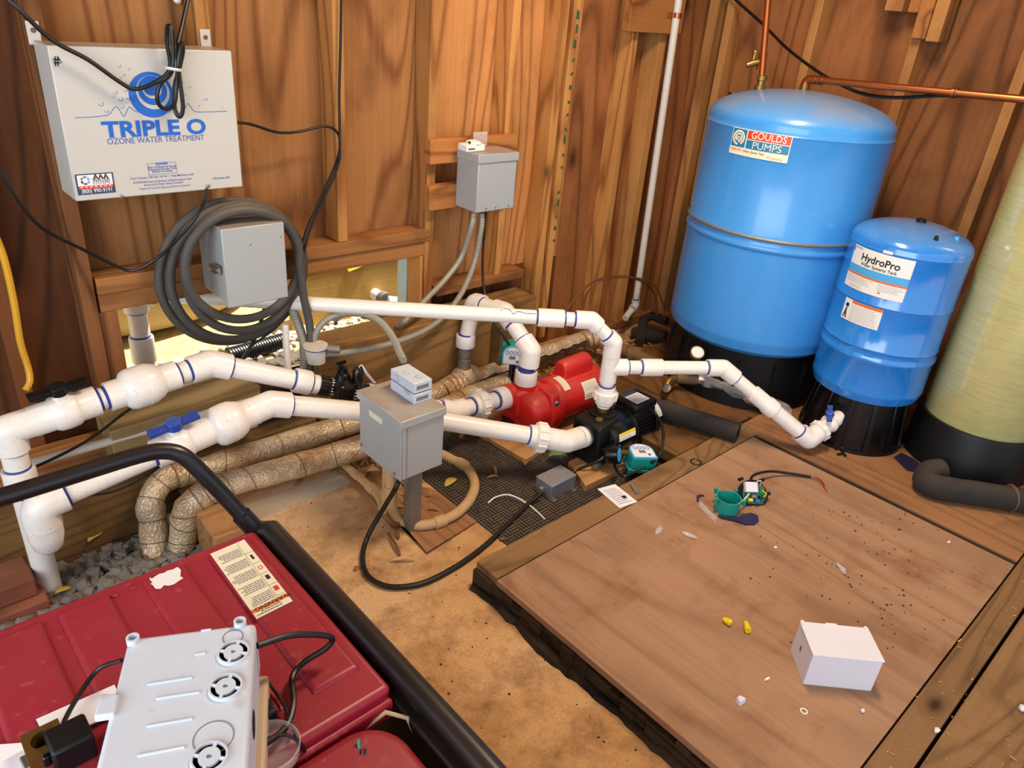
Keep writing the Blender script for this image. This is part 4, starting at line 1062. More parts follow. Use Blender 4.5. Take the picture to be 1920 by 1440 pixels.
ztext('*Replace UV Lamp After Eighteen (18) Months of Operation', 1058, 1232, .007, 390, mat='ink_purple')
ztext('ON-Switch-OFF', 1503, 1158, .008, 145, mat='ink_purple', bold=.01)
ztext('#', 195, 232, .028, 38, mat='ink_black', bold=.03); ribbon([(205, 195), (238, 248)], .0015, 'ink_black', t, 'pen_mark')
for X_, Y_ in ((705, 1306), (1395, 1222)): screw(t, Z(X_, Y_), (0, -1, 0), .006)
# service sticker
a, e = Z(368, 1297), Z(640, 1112); w_, h_ = e.x - a.x, e.z - a.z
def srect(u0, u1, v0, v1, m, nm, l, par): return decal(zfn(l), a.x + u0 * w_, a.x + u1 * w_, a.z + v0 * h_, a.z + v1 * h_, m, par, nm, 1)
sk = srect(0, 1, 0, 1, 'ink_navy', 'service_sticker', .0010, t)
srect(.04, .96, .42, .95, 'sticker_white', 'white_field', .0015, sk); srect(.04, .96, .27, .42, 'ink_red', 'red_field', .0015, sk)
def stext(s_, u, v, h, w__, m, bold=0.0):
    o = text(s_, h, None, None, None, m, sk, fn=lambda p, q_: V((p, yf - .0021, q_)), bold=bold)
    xs = [q_.co.x for q_ in o.data.vertices]; zs = [q_.co.z for q_ in o.data.vertices]; org = V(t['_o']); s_x = w__ * w_ / (max(xs) - min(xs))
    for q_ in o.data.vertices: q_.co.x = (q_.co.x - (max(xs) + min(xs)) / 2) * s_x + a.x + u * w_ - org.x; q_.co.z = q_.co.z - (max(zs) + min(zs)) / 2 + a.z + v * h_ - org.z
stext('AAA', .66, .84, .017, .42, 'ink_black', .02); stext('WATER', .66, .68, .012, .46, 'ink_black'); stext('SYSTEMS', .66, .54, .010, .46, 'ink_grey')
stext('(800) 990-9191', .5, .14, .014, .80, 'sticker_white', .008); stext('* * * * * * *', .5, .33, .016, .84, 'sticker_white', .03)
for k in range(6): disc_decal(zfn(.0022), a.x + .24 * w_, a.z + .69 * h_, .0105, .0105, ('ink_sky', 'ink_teal', 'ink_grey', 'ink_black', 'ink_navy', 'ink_sky')[k], sk, 'logo_segment', R(60 * k + 6), R(60 * k + 50), .62, 8)

# bundled power cord hanging over the cabinet
yb = yf - .03
def cb(px, py, dy=0): return P(px, py, y=yb - dy)
pts = [cb(-30, -40, -.05), cb(20, 2), cb(95, 73), cb(165, 112), cb(222, 152), cb(252, 167), cb(288, 156), cb(318, 130, .01), cb(313, 80), cb(314, 50, .01), cb(322, 60, .02), cb(323, 130, .01), cb(300, 158, .02), cb(295, 188, .015), cb(308, 204, .01), cb(326, 196, .005), cb(331, 160, .0), cb(334, 120, .012), cb(340, 82, .01), cb(343, 95, .0), cb(336, 130, -.004), cb(327, 165, -.01), cb(328, 205, -.005), cb(337, 219, 0), cb(343, 200, .005), cb(336, 140, .0), cb(333, 90, 0), cb(341, 50, -.02), cb(352, 0, -.05), cb(358, -40, -.06)]
t = thing('cable_bundle', 'black power cord bundled with a white tie over the ozone cabinet', 'cable', cb(330, 130))
wire(pts, .0052).obj('cord', 'black_cable', t)
q = cb(325, 129, .006)
B().lathe([(.019, -.0035), (.021, 0), (.019, .0035)], q, 16, (.15, 0, 1)).obj('twist_tie', 'wire_white', t)
t = thing('eye_hook', 'small pale ceramic hook at the top of the wall above the cabinet', 'hook', P(333, 10, y=YS))
q = P(333, 4, y=YS - .02); B().lathe([(.009, .03), (.012, .01), (.010, 0), (.004, -.004), (0, -.005)], q, 14).obj('knob', 'white_plastic', t); B().cyl(q + V((0, 0, .02)), q + V((0, .025, .03)), .004, 8).obj('shank', 'galv', t)

yc = YW - .02
cord('cable', 'black cable sagging from the left edge up to the cabinet bottom', [P(-40, 280, y=2.05), P(0, 322, y=2.05), P(40, 385, y=2.06), P(85, 432, y=2.08), P(160, 470, y=2.12), P(225, 502, y=2.14), P(255, 506, y=2.13), P(300, 480, y=2.10), P(350, 430, y=2.03), P(378, 390, y=2.02), P(386, 362, y=2.06), P(388, 345, y=2.10)], .0042)
cord('cable', 'black cord from the cabinet side to the vertical cord on the wall', [P(440, 229, y=2.14), P(470, 233, y=2.15), P(520, 248, y=2.17), P(560, 247, y=2.18), P(605, 237, y=2.18), P(627, 243, y=2.18), P(637, 262, y=2.18), P(632, 300, y=2.185), P(600, 375, y=2.17), P(575, 430, y=2.15), P(566, 468, y=2.13)], .0042)
cord('cable', 'black cord running straight down the wall from the top', [P(640, -40, y=2.185), P(639, 60, y=2.185), P(636, 180, y=2.185), P(637, 262, y=2.17), P(634, 310, y=2.17), P(606, 375, y=2.16), P(582, 430, y=2.14), P(568, 478, y=2.12), P(548, 530, y=2.14), P(530, 600, y=2.25), P(470, 650, y=2.36)], .0042)
o = cord('hose', 'yellow hose hanging down the left end of the wall', [P(-30, 400, y=2.12), P(3, 470, y=2.12), P(25, 560, y=2.13), P(38, 640, y=2.14), P(53, 690, y=2.14), P(56, 715, y=2.13), P(48, 732, y=2.12)], .0085, 'yellow_hose', 'hose')

# grey enclosure with the cable coil hung round it
t = thing('enclosure', 'grey metal enclosure with side latch inside the black cable coil', 'electrical box', (.877, 2.2, .538))
bx('case', (.797, 2.02, .538), (.972, YW - .006, .764), 'grey_metal', t, .003)
dr_ = bx('door', (.789, 2.0, .534), (.977, 2.019, .768), 'grey_metal', t, .003)
la = bx('latch', (.776, 2.02, .630), (.789, 2.075, .652), 'steel', t, .003)
B().tube([V((.773, 2.015, .637)), V((.770, 2.06, .636)), V((.770, 2.06, .648)), V((.773, 2.015, .648))], .003, 6).obj('latch_bail', 'steel', la)
screw(t, (.87, 2.0, .715), (0, -1, 0), .003); screw(t, (.965, 2.0, .725), (0, -1, 0), .003)
el = []
for px0, px1, py0, py1, yy in ((292, 571, 384, 637, 2.165), (296, 569, 378, 640, 2.15), (322, 566, 384, 632, 2.115), (352, 560, 388, 608, 2.075), (345, 563, 396, 588, 2.045)):
    lc = P(px0, 510, y=yy); rc = P(px1, 505, y=yy); tc_ = P((px0 + px1) / 2 - 10, py0, y=yy); bc = P((px0 + px1) / 2 + 12, py1, y=yy)
    el.append(((lc.x + rc.x) / 2, (tc_.z + bc.z) / 2, (rc.x - lc.x) / 2, (tc_.z - bc.z) / 2, yy))
pts = []; nt = 4.36
for i in range(int(nt * 28)):
    s_ = i / 28; k = min(int(s_), 3); f_ = s_ - k; f_ = min(f_, 1.0); a_ = 2 * math.pi * s_ + R(75)
    e0, e1 = el[k], el[k + 1]; m_ = [e0[j] * (1 - f_) + e1[j] * f_ for j in range(5)]
    pts.append(V((m_[0] - math.cos(a_) * m_[2], m_[4], m_[1] + math.sin(a_) * m_[3])))
pts += [P(570, 560, y=2.05), P(579, 600, y=2.05), P(584, 650, y=2.03), P(579, 705, y=2.0)]
tag(B().tube(smooth_path(pts, 2), .0135, 12).obj('cable_coil', 'coil_rubber'), 'thick dusty black cable coiled in loops on the wall', 'cable')

# disconnect box on blocks
yb2 = YW - .0385
x0 = P(857, 300, y=yb2).x; fy = P(898, 302, x=x0).y
x1 = P(970, 300, y=fy).x; z0 = (P(890, 402, y=fy).z + P(962, 388, y=fy).z) / 2; z1 = P(898, 290, y=fy).z
t = thing('disconnect_box', 'grey metal disconnect box with overhanging cap on two wood blocks', 'electrical box', ((x0 + x1) / 2, yb2, z0))
bx('case', (x0, fy, z0), (x1, yb2 - .0005, z1 - .028), 'grey_metal', t, .003)
bx('cap', (x0 - .004, fy - .005, z1 - .032), (x1 + .004, yb2 - .0005, z1), 'grey_metal', t, .003)
for u in (.25, .5, .85): screw(t, (x0 + (x1 - x0) * u, fy, z0 + .012), (0, -1, 0), .004)
cap_z = z1
q = P(896, 284, z=cap_z)
t = thing('thermostat_box', 'small white plastic device lying on the disconnect box', 'device', q)
b0 = P(874, 286, z=cap_z); b1 = P(918, 287, z=cap_z)
bx('shell', (b0.x, b0.y - .005, cap_z), (b0.x + .085, b0.y + .05, cap_z + .026), 'white_plastic', t, .005)
bx('slot', (b0.x + .006, b0.y - .0062, cap_z + .010), (b0.x + .035, b0.y - .004, cap_z + .014), 'ink_black', t, 0)
B().lathe([(.030, 0), (.026, .008), (.012, .012), (0, .012)], V((b0.x + .05, b0.y + .022, cap_z + .026)), 20).obj('raised_top', 'white_plastic', t)
B().box((b0.x + .022, b0.y + .008, cap_z + .026), (b0.x + .045, b0.y + .020, cap_z + .034)).obj('thumbwheel', 'ink_black', t)
tag(bx('clear_sheet', (b0.x + .088, YW - .046, cap_z + .004), (b0.x + .155, YW - .044, cap_z + .055), 'clear_plastic', None, 0), 'small clear plastic sheet standing on the disconnect box', 'plastic sheet')
# conduits out of the disconnect box
def conduit(label, pts, r=.0115, flex=True, mat='conduit', k=8):
    t = thing('conduit', label, 'conduit', pts[-1]); sp = smooth_path(pts, k)
    B().tube(sp, r, 12).obj('tube', mat, t)
    if flex:
        L_ = 0; b = B(); nxt = .006
        for a_, e_ in zip(sp[:-1], sp[1:]):
            seg = (e_ - a_).length
            while nxt <= L_ + seg and seg > 0:
                c_ = a_.lerp(e_, (nxt - L_) / seg); ax_ = (e_ - a_).normalized()
                b.tube([c_ - ax_ * .0022, c_, c_ + ax_ * .0022], [r * 1.0, r * 1.13, r * 1.0], 10, False); nxt += .0085
            L_ += seg
        o = b.obj('corrugation', mat, t, merge=False)
    return t
yq = fy + .03
conduit('smooth grey conduit curving from the disconnect box behind the long white pipe', [P(889, 400, y=yq), P(884, 425, y=yq), P(866, 480, y=2.11), P(838, 520, y=2.10), P(800, 560, y=2.07), P(770, 590, y=2.05), P(755, 605, y=2.05), P(735, 615, y=2.2), P(700, 612, y=2.36)], .0105, False)
conduit('ribbed grey conduit sweeping from the disconnect box down to the round box', [P(904, 400, y=yq), P(902, 430, y=yq), P(890, 490, y=2.09), P(868, 545, y=2.07), P(835, 590, y=2.05), P(795, 620, y=2.03), P(740, 642, y=2.01), P(690, 654, y=1.99), P(640, 662, y=1.98), P(612, 663, y=1.98)], .0105, True)
cord('cable', 'thin black cable dropping from the disconnect box behind the white pipes', [P(911, 392, y=yq), P(907, 440, y=2.15), P(905, 500, y=2.12), P(908, 545, y=2.08), P(925, 600, y=1.99), P(945, 632, y=1.94), P(957, 650, y=1.92)], .0048)
conduit('ribbed grey conduit arching into the small box on the grey post box', [P(588, 700, y=2.02), P(586, 660, y=2.03), P(592, 625, y=2.03), P(612, 600, y=2.02), P(645, 588, y=2.0), P(685, 590, y=1.95), P(715, 605, y=1.88), P(738, 635, y=1.78), P(748, 658, y=1.70), P(757, 676, y=1.64)], .0105, True)
conduit('thick ribbed grey conduit standing under the cable coil', [P(549, 580, y=2.10), P(560, 610, y=2.08), P(571, 650, y=2.05), P(570, 690, y=2.02), P(562, 725, y=2.0)], .0145, True)
conduit('smooth white conduit beside the ribbed one under the coil', [P(535, 610, y=2.09), P(537, 650, y=2.06), P(540, 690, y=2.03), P(545, 720, y=2.01)], .0115, False, 'pvc_old')
t = thing('round_box', 'white round junction box behind the black solenoid valve', 'junction box', P(590, 690, y=1.99))
q = P(592, 652, y=2.0); B().lathe([(.030, -.05), (.036, 0), (.040, .002), (.040, .010), (0, .012)], q, 24).obj('cup', 'pvc_old', t); ring(t, q + V((0, 0, .002)), (0, 0, 1), .0405, 'ink_navy', .003, 'seal')
B().cyl(q + V((.03, -.025, .0)), q + V((.06, -.05, -.002)), .014, 12).obj('hub', 'galv', t)
cord('cable', 'black cable lying across the sill under the cable coil', [P(500, 560, y=2.2), P(490, 600, y=2.24), P(475, 640, y=2.28), P(450, 680, y=2.2)], .0065)
t = thing('flexible_duct', 'black corrugated drain pipe lying on the gravel outside', 'pipe', P(470, 655, y=2.5))
a_, e_ = P(430, 668, z=.165), P(530, 640, z=.165); b = B()
for i in range(22): c_ = a_.lerp(e_, i / 21); ax_ = d(a_, e_); b.tube([c_ - ax_ * .007, c_ - ax_ * .003, c_ + ax_ * .003, c_ + ax_ * .007], [.026, .032, .032, .026], 14)
b.obj('corrugations', 'black_cable', t)
t = thing('outdoor_valve', 'white stub with blue valve poking through the board screen outside', 'valve', P(715, 560, y=2.6))
q = P(700, 550, y=2.61); e_ = q + V((.0, -.07, .0)); B().cyl(q, e_, .026).obj('stub', 'pvc', t); B().cyl(e_, e_ + V((.0, -.035, 0)), .034).obj('collar', 'galv', t)
bx('blue_handle', (e_.x + .07, e_.y - .05, e_.z - .008), (e_.x + .105, e_.y - .01, e_.z + .035), 'ink_blue', t, .004)
B().cyl(e_ + V((0, -.04, 0)), e_ + V((.11, -.06, -.02)), .022).obj('outlet', 'pvc', t)
conduit('grey conduit strapped low along the left wall', [P(20, 880, y=2.07), P(150, 843, y=2.07), P(280, 806, y=2.07), P(400, 772, y=2.04), P(500, 745, y=2.02)], .013, False, 'pvc_old')
cord('cable', 'thin black cable slanting down across the left skirt board', [P(262, 755, y=2.0), P(232, 775, y=2.03), P(170, 822, y=2.03), P(100, 860, y=2.04), P(30, 890, y=2.04)], .004)
cord('cable', 'thin black cable draped beside the foil pipes', [P(120, 930, y=2.02), P(200, 925, y=2.0), P(262, 900, y=1.98), P(320, 862, y=2.04), P(345, 845, y=2.05)], .003)

# white riser in the corner
t = thing('riser_pipe', 'slim white riser pipe standing in the room corner', 'pipe', (2.96, 2.14, G))
ra, rb = P(1281, -60, y=2.145), P(1191, 572, y=2.13)
pipe(t, ra, rb, .0165, 'pvc_old'); rc_ = P(1172, 597, y=2.10); elbow(t, ra, rb, rc_, .0165, .03, .035, 'pvc_old', .01, (1, 1)); pipe(t, rb, rc_, .0165, 'pvc_old')
q = P(1270, 29, y=2.14)
st_ = B().lathe([(.0185, -.010), (.0195, -.010), (.0195, .010), (.0185, .010)], q, 18, d(rb, ra)).obj('strap', 'copper', t)
bx('strap_tab', (q.x - .045, YW - .045, q.z - .012), (q.x - .012, YW - .042, q.z + .010), 'copper', st_, .001)
cord('cable', 'pair of brown wires arching up near the room corner', [P(1060, 585, y=2.1), P(1085, 552, y=2.1), P(1115, 527, y=2.1), P(1160, 518, y=2.08), P(1200, 526, y=2.06), P(1225, 548, y=2.05), P(1232, 580, y=2.04), P(1230, 592, y=2.04)], .0052, 'wire_brown')
cord('cable', 'single brown wire branching down from the arch by the riser', [P(1093, 600, y=2.08), P(1096, 565, y=2.1), P(1108, 540, y=2.09), P(1140, 522, y=2.07), P(1190, 521, y=2.05), P(1225, 533, y=2.03), P(1243, 570, y=2.02), P(1246, 600, y=2.0)], .004, 'wire_brown')
# clutter in the corner
t = thing('old_fitting', 'dirty dark pipe fittings lying in the corner beside the big tank', 'pipe fitting', P(1215, 620, z=G))
B().tube([P(1200, 640, z=-.04), P(1206, 600, z=0.0), P(1222, 592, z=0), P(1250, 603, z=0.0)], .022, 12).obj('elbow_run', 'debris_dark', t)
B().tube([P(1190, 625, z=-.05), P(1215, 628, z=-.03), P(1248, 632, z=-.02)], .035, 12).obj('rag', 'debris_dark', t)

# ================================================================== right wall plumbing
t = thing('copper_pipe', 'copper riser with a small brass drain valve above the big tank', 'pipe', (2.80, 1.53, 1.18))
ca = P(1424, 168, x=2.78); ca = V((2.78, ca.y, 1.175)); cb_ = P(1445, -60, x=2.80)
B().cyl(ca + V((0, 0, .03)), cb_, .0125, 16).obj('pipe', 'copper', t)
B().lathe([(.022, -.005), (.022, .012), (.016, .014), (.016, .03), (.020, .032), (.020, .048), (.013, .05)], ca, 10).obj('adapter', 'brass', t)
q = P(1428, 115, x=2.79); cr = V((.71, -.70, 0))
B().cyl(q - V((0, 0, .03)), q + V((0, 0, .03)), .0155, 14).obj('tee', 'copper', t)
dv_ = B().tube([q, q - cr * .03 - V((0, 0, .008)), q - cr * .055 - V((0, 0, .018))], [.010, .013, .011], 10).obj('drain_valve', 'brass', t)
B().tube([q - cr * .032 + V((0, 0, .0)), q - cr * .030 + V((0, 0, .035))], .006, 8).obj('valve_handle', 'brass', dv_)
B().lathe([(.012, 0), (.012, .006), (0, .007)], q - cr * .030 + V((0, 0, .03)), 8).obj('valve_knob', 'brass', dv_)
t = thing('copper_pipe', 'copper pipe running level from the big tank to the right edge', 'pipe', (2.86, 1.40, 1.19))
h0 = P(1512, 148, x=2.86); hb = V((2.86, h0.y, 1.185)); h0 = V((2.86, h0.y, h0.z)); h1 = P(1980, 192, x=2.90)
elbow(t, hb, h0, h1, .0125, .03, .04, 'copper', .02, (0, 0)); pipe(t, h0, h1, .0125, 'copper')
B().lathe([(.026, -.012), (.026, 0), (.018, .004), (.018, .022), (.013, .025)], hb, 10).obj('adapter', 'brass', t)
for px in (1538, 1790):
    c_ = along(h0, h1, px); ring(t, c_, d(h0, h1), .0165, 'copper', .02, 'sleeve')
for px in (1540, 1792): ring(t, along(h0, h1, px), d(h0, h1), .0175, 'ink_black', .003, 'cable_tie')
cord('cable', 'thick black cable looping along the right wall past the copper pipes', [P(1360, -20, x=3.17), P(1385, 5, x=3.17), P(1430, 45, x=3.15), P(1475, 90, x=3.10), P(1530, 132, x=2.98), P(1575, 158, x=2.92), P(1620, 176, x=2.91), P(1680, 183, x=2.90), P(1790, 179, x=2.90), P(1960, 192, x=2.90)], .0062)

# ================================================================== post box and floor conduits
gx0, gx1, gy0, gy1, gz0, gz1 = 1.005, 1.152, 1.432, 1.648, .160, .358
t = thing('post_box', 'blue-grey metal electrical box standing on a strut post over the ground', 'electrical box', (1.075, 1.50, G))
bx('case', (gx0 + .006, gy0, gz0), (gx1, gy1, gz1 - .004), 'grey_metal', t, .002)
dr_ = bx('cover', (gx0, gy0 + .002, gz0 - .004), (gx0 + .0055, gy1 - .002, gz1 - .030), 'grey_metal', t, .0015)
bx('cap', (gx0 - .006, gy0 - .006, gz1 - .026), (gx1 + .004, gy1 + .004, gz1), 'grey_metal', t, .003)
bx('blank_label', (gx0 - .0015, gy0 + .095, gz1 - .058), (gx0 + .001, gy0 + .160, gz1 - .040), 'sticker_cream', dr_, .0003)
screw(t, (gx0 - .001, gy1 - .012, gz0 + .018), (-1, 0, 0), .0055); screw(t, (gx0 - .001, gy0 + .03, gz0 + .010), (-1, 0, 0), .0055)
bx('side_seam', (gx0 + .018, gy0 - .001, gz0 + .002), (gx0 + .0195, gy0 + .001, gz1 - .03), 'ink_grey', t, 0)
sx, sy = 1.085, 1.468
b = B(); b.box((sx - .02, sy - .003, G), (sx + .02, sy, gz0 + .05)); b.box((sx - .02, sy, G), (sx - .017, sy + .035, gz0 + .05)); b.box((sx + .017, sy, G), (sx + .02, sy + .035, gz0 + .05))
b.obj('strut_post', 'galv', t, bevel=.0008)
kx, ky = P(770, 722, z=gz1).x, P(770, 722, z=gz1).y
t = thing('outlet_box', 'small pale grey stacked wiring box on top of the post box', 'junction box', (kx, ky, gz1))
kx0, ky0 = 1.085, 1.487
bx('lower_box', (kx0, ky0, gz1), (kx0 + .062, ky0 + .118, gz1 + .030), 'light_plastic', t, .002)
ub = bx('upper_box', (kx0, ky0, gz1 + .034), (kx0 + .062, ky0 + .118, gz1 + .066), 'light_plastic', t, .002)
bx('gasket', (kx0 + .003, ky0 + .003, gz1 + .029), (kx0 + .059, ky0 + .115, gz1 + .035), 'ink_grey', t, 0)
for u, v in ((.02, .07), (.038, .032)):
    disc_decal(lambda p, q_: V((p, q_, gz1 + .0666)), kx0 + u, ky0 + v, .010, .010, 'ink_grey', ub, 'knockout', R(20), R(330), .88, 18)
disc_decal(lambda p, q_: V((kx0 - .0006, p, q_)), ky0 + .085, gz1 + .048, .010, .010, 'ink_grey', ub, 'knockout', R(20), R(330), .88, 18)
lines(lambda p, q_: V((kx0 - .0006, p, q_)), ky0 + .02, ky0 + .055, gz1 + .03, .004, 3, 'ink_black', ub, seed=21)
for zz in (.008, .044):
    bx('slot', (kx0 + .008, ky0 - .0006, gz1 + zz), (kx0 + .05, ky0 + .004, gz1 + zz + .012), 'ink_grey', t, 0)
bx('blue_clip', (1.160, 1.56, gz1 - .03), (1.19, 1.60, gz1 - .012), 'grey_jbox', t, .002)

def ground_pipe(label, pts, r=.0165, mat='conduit_sand', k=6, cps=()):
    t = thing('conduit', label, 'conduit', pts[0]); sp = smooth_path(pts, k); B().tube(sp, r, 14).obj('tube', mat, t)
    for i in cps:
        c_ = sp[i]; ax_ = d(sp[max(0, i - 1)], sp[min(len(sp) - 1, i + 1)]); B().tube([c_ - ax_ * .018, c_ + ax_ * .018], r * 1.22, 14).obj('coupling', mat, t)
    return t
zg = G + .018
ground_pipe('sandy plastic conduit lying on the ground up into the post box', [P(628, 858, z=zg), P(660, 885, z=zg), P(690, 912, z=zg), P(712, 935, z=zg), V((1.052, 1.585, -.055)), V((1.058, 1.58, -.01)), V((1.058, 1.578, .06)), V((1.058, 1.575, gz0 - .003))], cps=(8, 14, 32))
ground_pipe('sandy plastic conduit looping round the strut post', [V((1.04, 1.535, gz0 - .003)), V((1.04, 1.535, .08)), V((1.042, 1.53, 0.0)), P(752, 975, z=zg), P(790, 985, z=zg), P(840, 972, z=zg), P(875, 945, z=zg), P(890, 910, z=zg), P(876, 878, z=zg), P(845, 860, z=zg), P(815, 845, z=zg)], cps=(8, 28, 50))
cord('cable', 'thick black cable looping on the ground from post box to junction box', [V((1.035, 1.47, gz0 - .003)), P(742, 915, y=1.45), P(718, 955, z=.03), P(690, 1005, z=-.05), P(680, 1045, z=-.068), P(690, 1080, z=-.07), P(730, 1100, z=-.07), P(790, 1094, z=-.07), P(850, 1065, z=-.07), P(900, 1030, z=-.07), P(950, 985, z=-.068), P(990, 945, z=-.06), P(1012, 927, z=-.045)], .0078)
cord('cable', 'short white wire curving over the rubber mat', [P(915, 943, z=G + .01), P(930, 932, z=G + .02), P(955, 928, z=G + .03), P(985, 942, z=G + .02), P(1010, 962, z=G + .012), P(1022, 974, z=G + .01)], .0028, 'wire_white')

# wooden form boards on the ground round the post
def gslab(name, label, pxs, zt, mat, cat='board', zb=G, bev=.002):
    cs = [P(x, y, z=zt) for x, y in pxs]; return tag(slab(cs, zt, zb).obj(name, mat, bevel=bev), label, cat)
gslab('form_board', 'worn strip of wood on the ground left of the strut post', [(615, 852), (740, 985), (752, 978), (630, 848)], G + .022, 'board_y')
gslab('plywood_scrap', 'dusty brown plywood scrap on the ground under the conduit loop', [(630, 862), (757, 985), (800, 1037), (935, 950), (770, 845)], G + .007, 'ply_floor_y')
t = thing('rubber_mat', 'dark rubber mat with woven relief under the pumps', 'mat', P(900, 880, z=G))
mc = [P(752, 858, z=G), P(1006, 985, z=G), P(1150, 900, z=G), P(1400, 790, z=G), P(1180, 700, z=G), P(900, 770, z=G)]
slab([mc[0], V((1.27, 1.20, 0)), V((2.03, 1.20, 0)), V((2.03, 1.93, 0)), V((1.28, 1.93, 0))][1:] if False else [V((1.27, 1.19, 0)), V((2.025, 1.19, 0)), V((2.025, 1.88, 0)), V((1.27, 1.88, 0))], G + .006, G).obj('mat_sheet', 'rubber_mat', t)
b = B(); st_ = .036
for i in range(21):
    for j in range(19):
        x, y = 1.275 + i * st_, 1.195 + j * st_
        if x > 2.01 or y > 1.86: continue
        for k in range(3):
            o_ = .004 + k * .0115
            if (i + j) % 2: b.box((x + .002, y + o_, G + .006), (x + st_ - .002, y + o_ + .006, G + .0105))
            else: b.box((x + o_, y + .002, G + .006), (x + o_ + .006, y + st_ - .002, G + .0105))
o = b.obj('woven_relief', 'rubber_mat', t, angle=0, merge=False); o['kind'] = 'stuff'

# grey junction box on the ground
t = thing('junction_box', 'small grey metal junction box lying on the mat by the platform', 'junction box', P(1045, 925, z=G))
j0 = P(1032, 938, z=G + .008); e1 = d(j0, P(1083, 912, z=G + .008)); e2 = V((-e1.y, e1.x, 0))
Mj = Matrix.Translation(j0) @ Matrix((e1, e2, V((0, 0, 1)))).transposed().to_4x4()
B().box((0, 0, 0), (.118, .075, .050), Mj).obj('body', 'grey_jbox', t, bevel=.003)
ld = B().box((-.002, -.002, .0505), (.120, .077, .056), Mj).obj('lid', 'grey_jbox', t, bevel=.003)
for u, v in ((.02, .055), (.10, .02)): screw(ld, Mj @ V((u, v, .056)), (0, 0, 1), .004)
for u in (.01, .108): B().box((u - .008, -.014, 0), (u + .008, .0, .003), Mj).obj('mounting_foot', 'steel', t, bevel=.001)
for sgn, u in ((-1, -.012), (1, .13)): B().tube([Mj @ V((u - sgn * .014, .04, .024)), Mj @ V((u + sgn * .006, .04, .024))], .013, 8).obj('cable_gland', 'steel', t)
cord('cable', 'black cable from the junction box lid to the black pump', [Mj @ V((.132, .04, .024)), Mj @ V((.17, .045, .028)), P(1120, 865, y=1.33), P(1142, 850, y=1.32)], .0052)
cord('cable', 'black cable hanging from the pump terminal box behind the teal controller', [P(1215, 765, y=1.345), P(1228, 775, y=1.33), P(1242, 800, y=1.27), P(1243, 830, y=1.22), P(1236, 855, y=1.20), P(1222, 868, y=1.19)], .0055)
cord('cable', 'short black cable dipping below the pressure gauge', [P(1150, 862, y=1.28), P(1155, 880, z=-.02), P(1168, 893, z=.006), P(1190, 885, z=.006), P(1210, 876, z=.012)], .005)

# ================================================================== insulation and pipes by the tanks
def foam_pipe(label, pts, r, ri, cat='pipe insulation', cut=True):
    t = thing('foam_sleeve', label, cat, V((pts[0][0], pts[0][1], 0)))
    rnd = random.Random(3); sp = smooth_path(pts, 6)
    B().tube(sp, [r * rnd.uniform(.97, 1.03) for _ in sp], 20, False).obj('sleeve', 'foam', t)
    B().tube(sp, ri, 16, False).obj('bore', 'shadow_black', t)
    for e, q_ in ((sp[0], sp[1]), (sp[-1], sp[-2])):
        ax_ = d(q_, e); B().lathe([(ri, 0), (r, 0)], e, 20, ax_).obj('cut_end', 'foam', t)
    return t
foam_pipe('dark foam pipe sleeve lying behind the black pump', [P(1232, 765, z=.038), P(1300, 785, z=.036), P(1384, 812, z=.036)], .037, .018)
foam_pipe('bent dark foam pipe sleeve on the floor at the right edge', [P(1765, 882, z=.05), P(1742, 886, z=.045), P(1738, 905, z=.042), P(1765, 915, z=.042), P(1850, 928, z=.042), P(1990, 950, z=.042)], .042, .02)
b = B(); q = P(1894, 934, z=.042); tag(B().lathe([(.043, -.006), (.049, 0), (.043, .006)], q, 18, (.7, -.7, 0)).obj('rope_tie', 'wire_brown'), 'frayed brown cord tied round the bent foam sleeve', 'cord')
t = thing('pipe', 'tan pipe slanting along the floor between the two blue tanks', 'pipe', P(1480, 745, z=0))
B().cyl(P(1448, 762, z=.02), P(1530, 712, z=.03), .018, 14).obj('pipe', 'brown_pipe', t)
t = thing('spigot', 'brass garden spigot on a pipe wrapped in clear plastic before the big tank', 'tap', P(1290, 720, z=0))
s0 = P(1310, 712, z=.055); 
B().tube([P(1268, 708, z=.055), s0, P(1400, 745, z=.04), P(1470, 775, z=.03)], .024, 14).obj('pipe', 'brown_pipe', t)
B().tube([s0, P(1308, 672, y=s0.y)], .012, 12).obj('gauge_stem', 'brown_pipe', t)
q = P(1307, 662, y=s0.y); gd = B().lathe([(0, -.012), (.028, -.012), (.030, .010), (.026, .012)], q, 24, (-.45, -.45, .75)).obj('gauge', 'brass', t); B().lathe([(.026, 0), (0, .0005)], q + V((-.45, -.45, .75)).normalized() * .009, 24, (-.45, -.45, .75)).obj('dial', 'sticker_white', gd)
B().tube([P(1268, 708, z=.055), P(1252, 718, z=.045), P(1246, 735, z=.018)], [.018, .020, .013], 12).obj('spout', 'brass', t)
B().tube([P(1262, 712, z=.06), P(1250, 730, z=.05)], .008, 8).obj('handle_stem', 'brass', t)
B().lathe([(.0, -.003), (.016, -.003), (.020, 0), (.016, .003), (0, .003)], P(1250, 728, z=.055), 8, (-.6, .1, .5)).obj('handle', 'galv', t)
b = B(); rnd = random.Random(8); vs = []; fs = []; n, m = 14, 12
a_, e_ = P(1305, 700, z=.075), P(1480, 772, z=.05)
for i in range(n + 1):
    c_ = a_.lerp(e_, i / n); rr_ = .055 * (1 - .45 * i / n)
    for j in range(m): an = 2 * math.pi * j / m; k = rr_ * rnd.uniform(.72, 1.2); vs.append(c_ + V((.71, .70, 0)) * 0 + V((math.cos(an) * k * .7, math.cos(an) * k * .7, math.sin(an) * k * .75)))
for i in range(n):
    for j in range(m): fs.append((i * m + j, i * m + (j + 1) % m, (i + 1) * m + (j + 1) % m, (i + 1) * m + j))
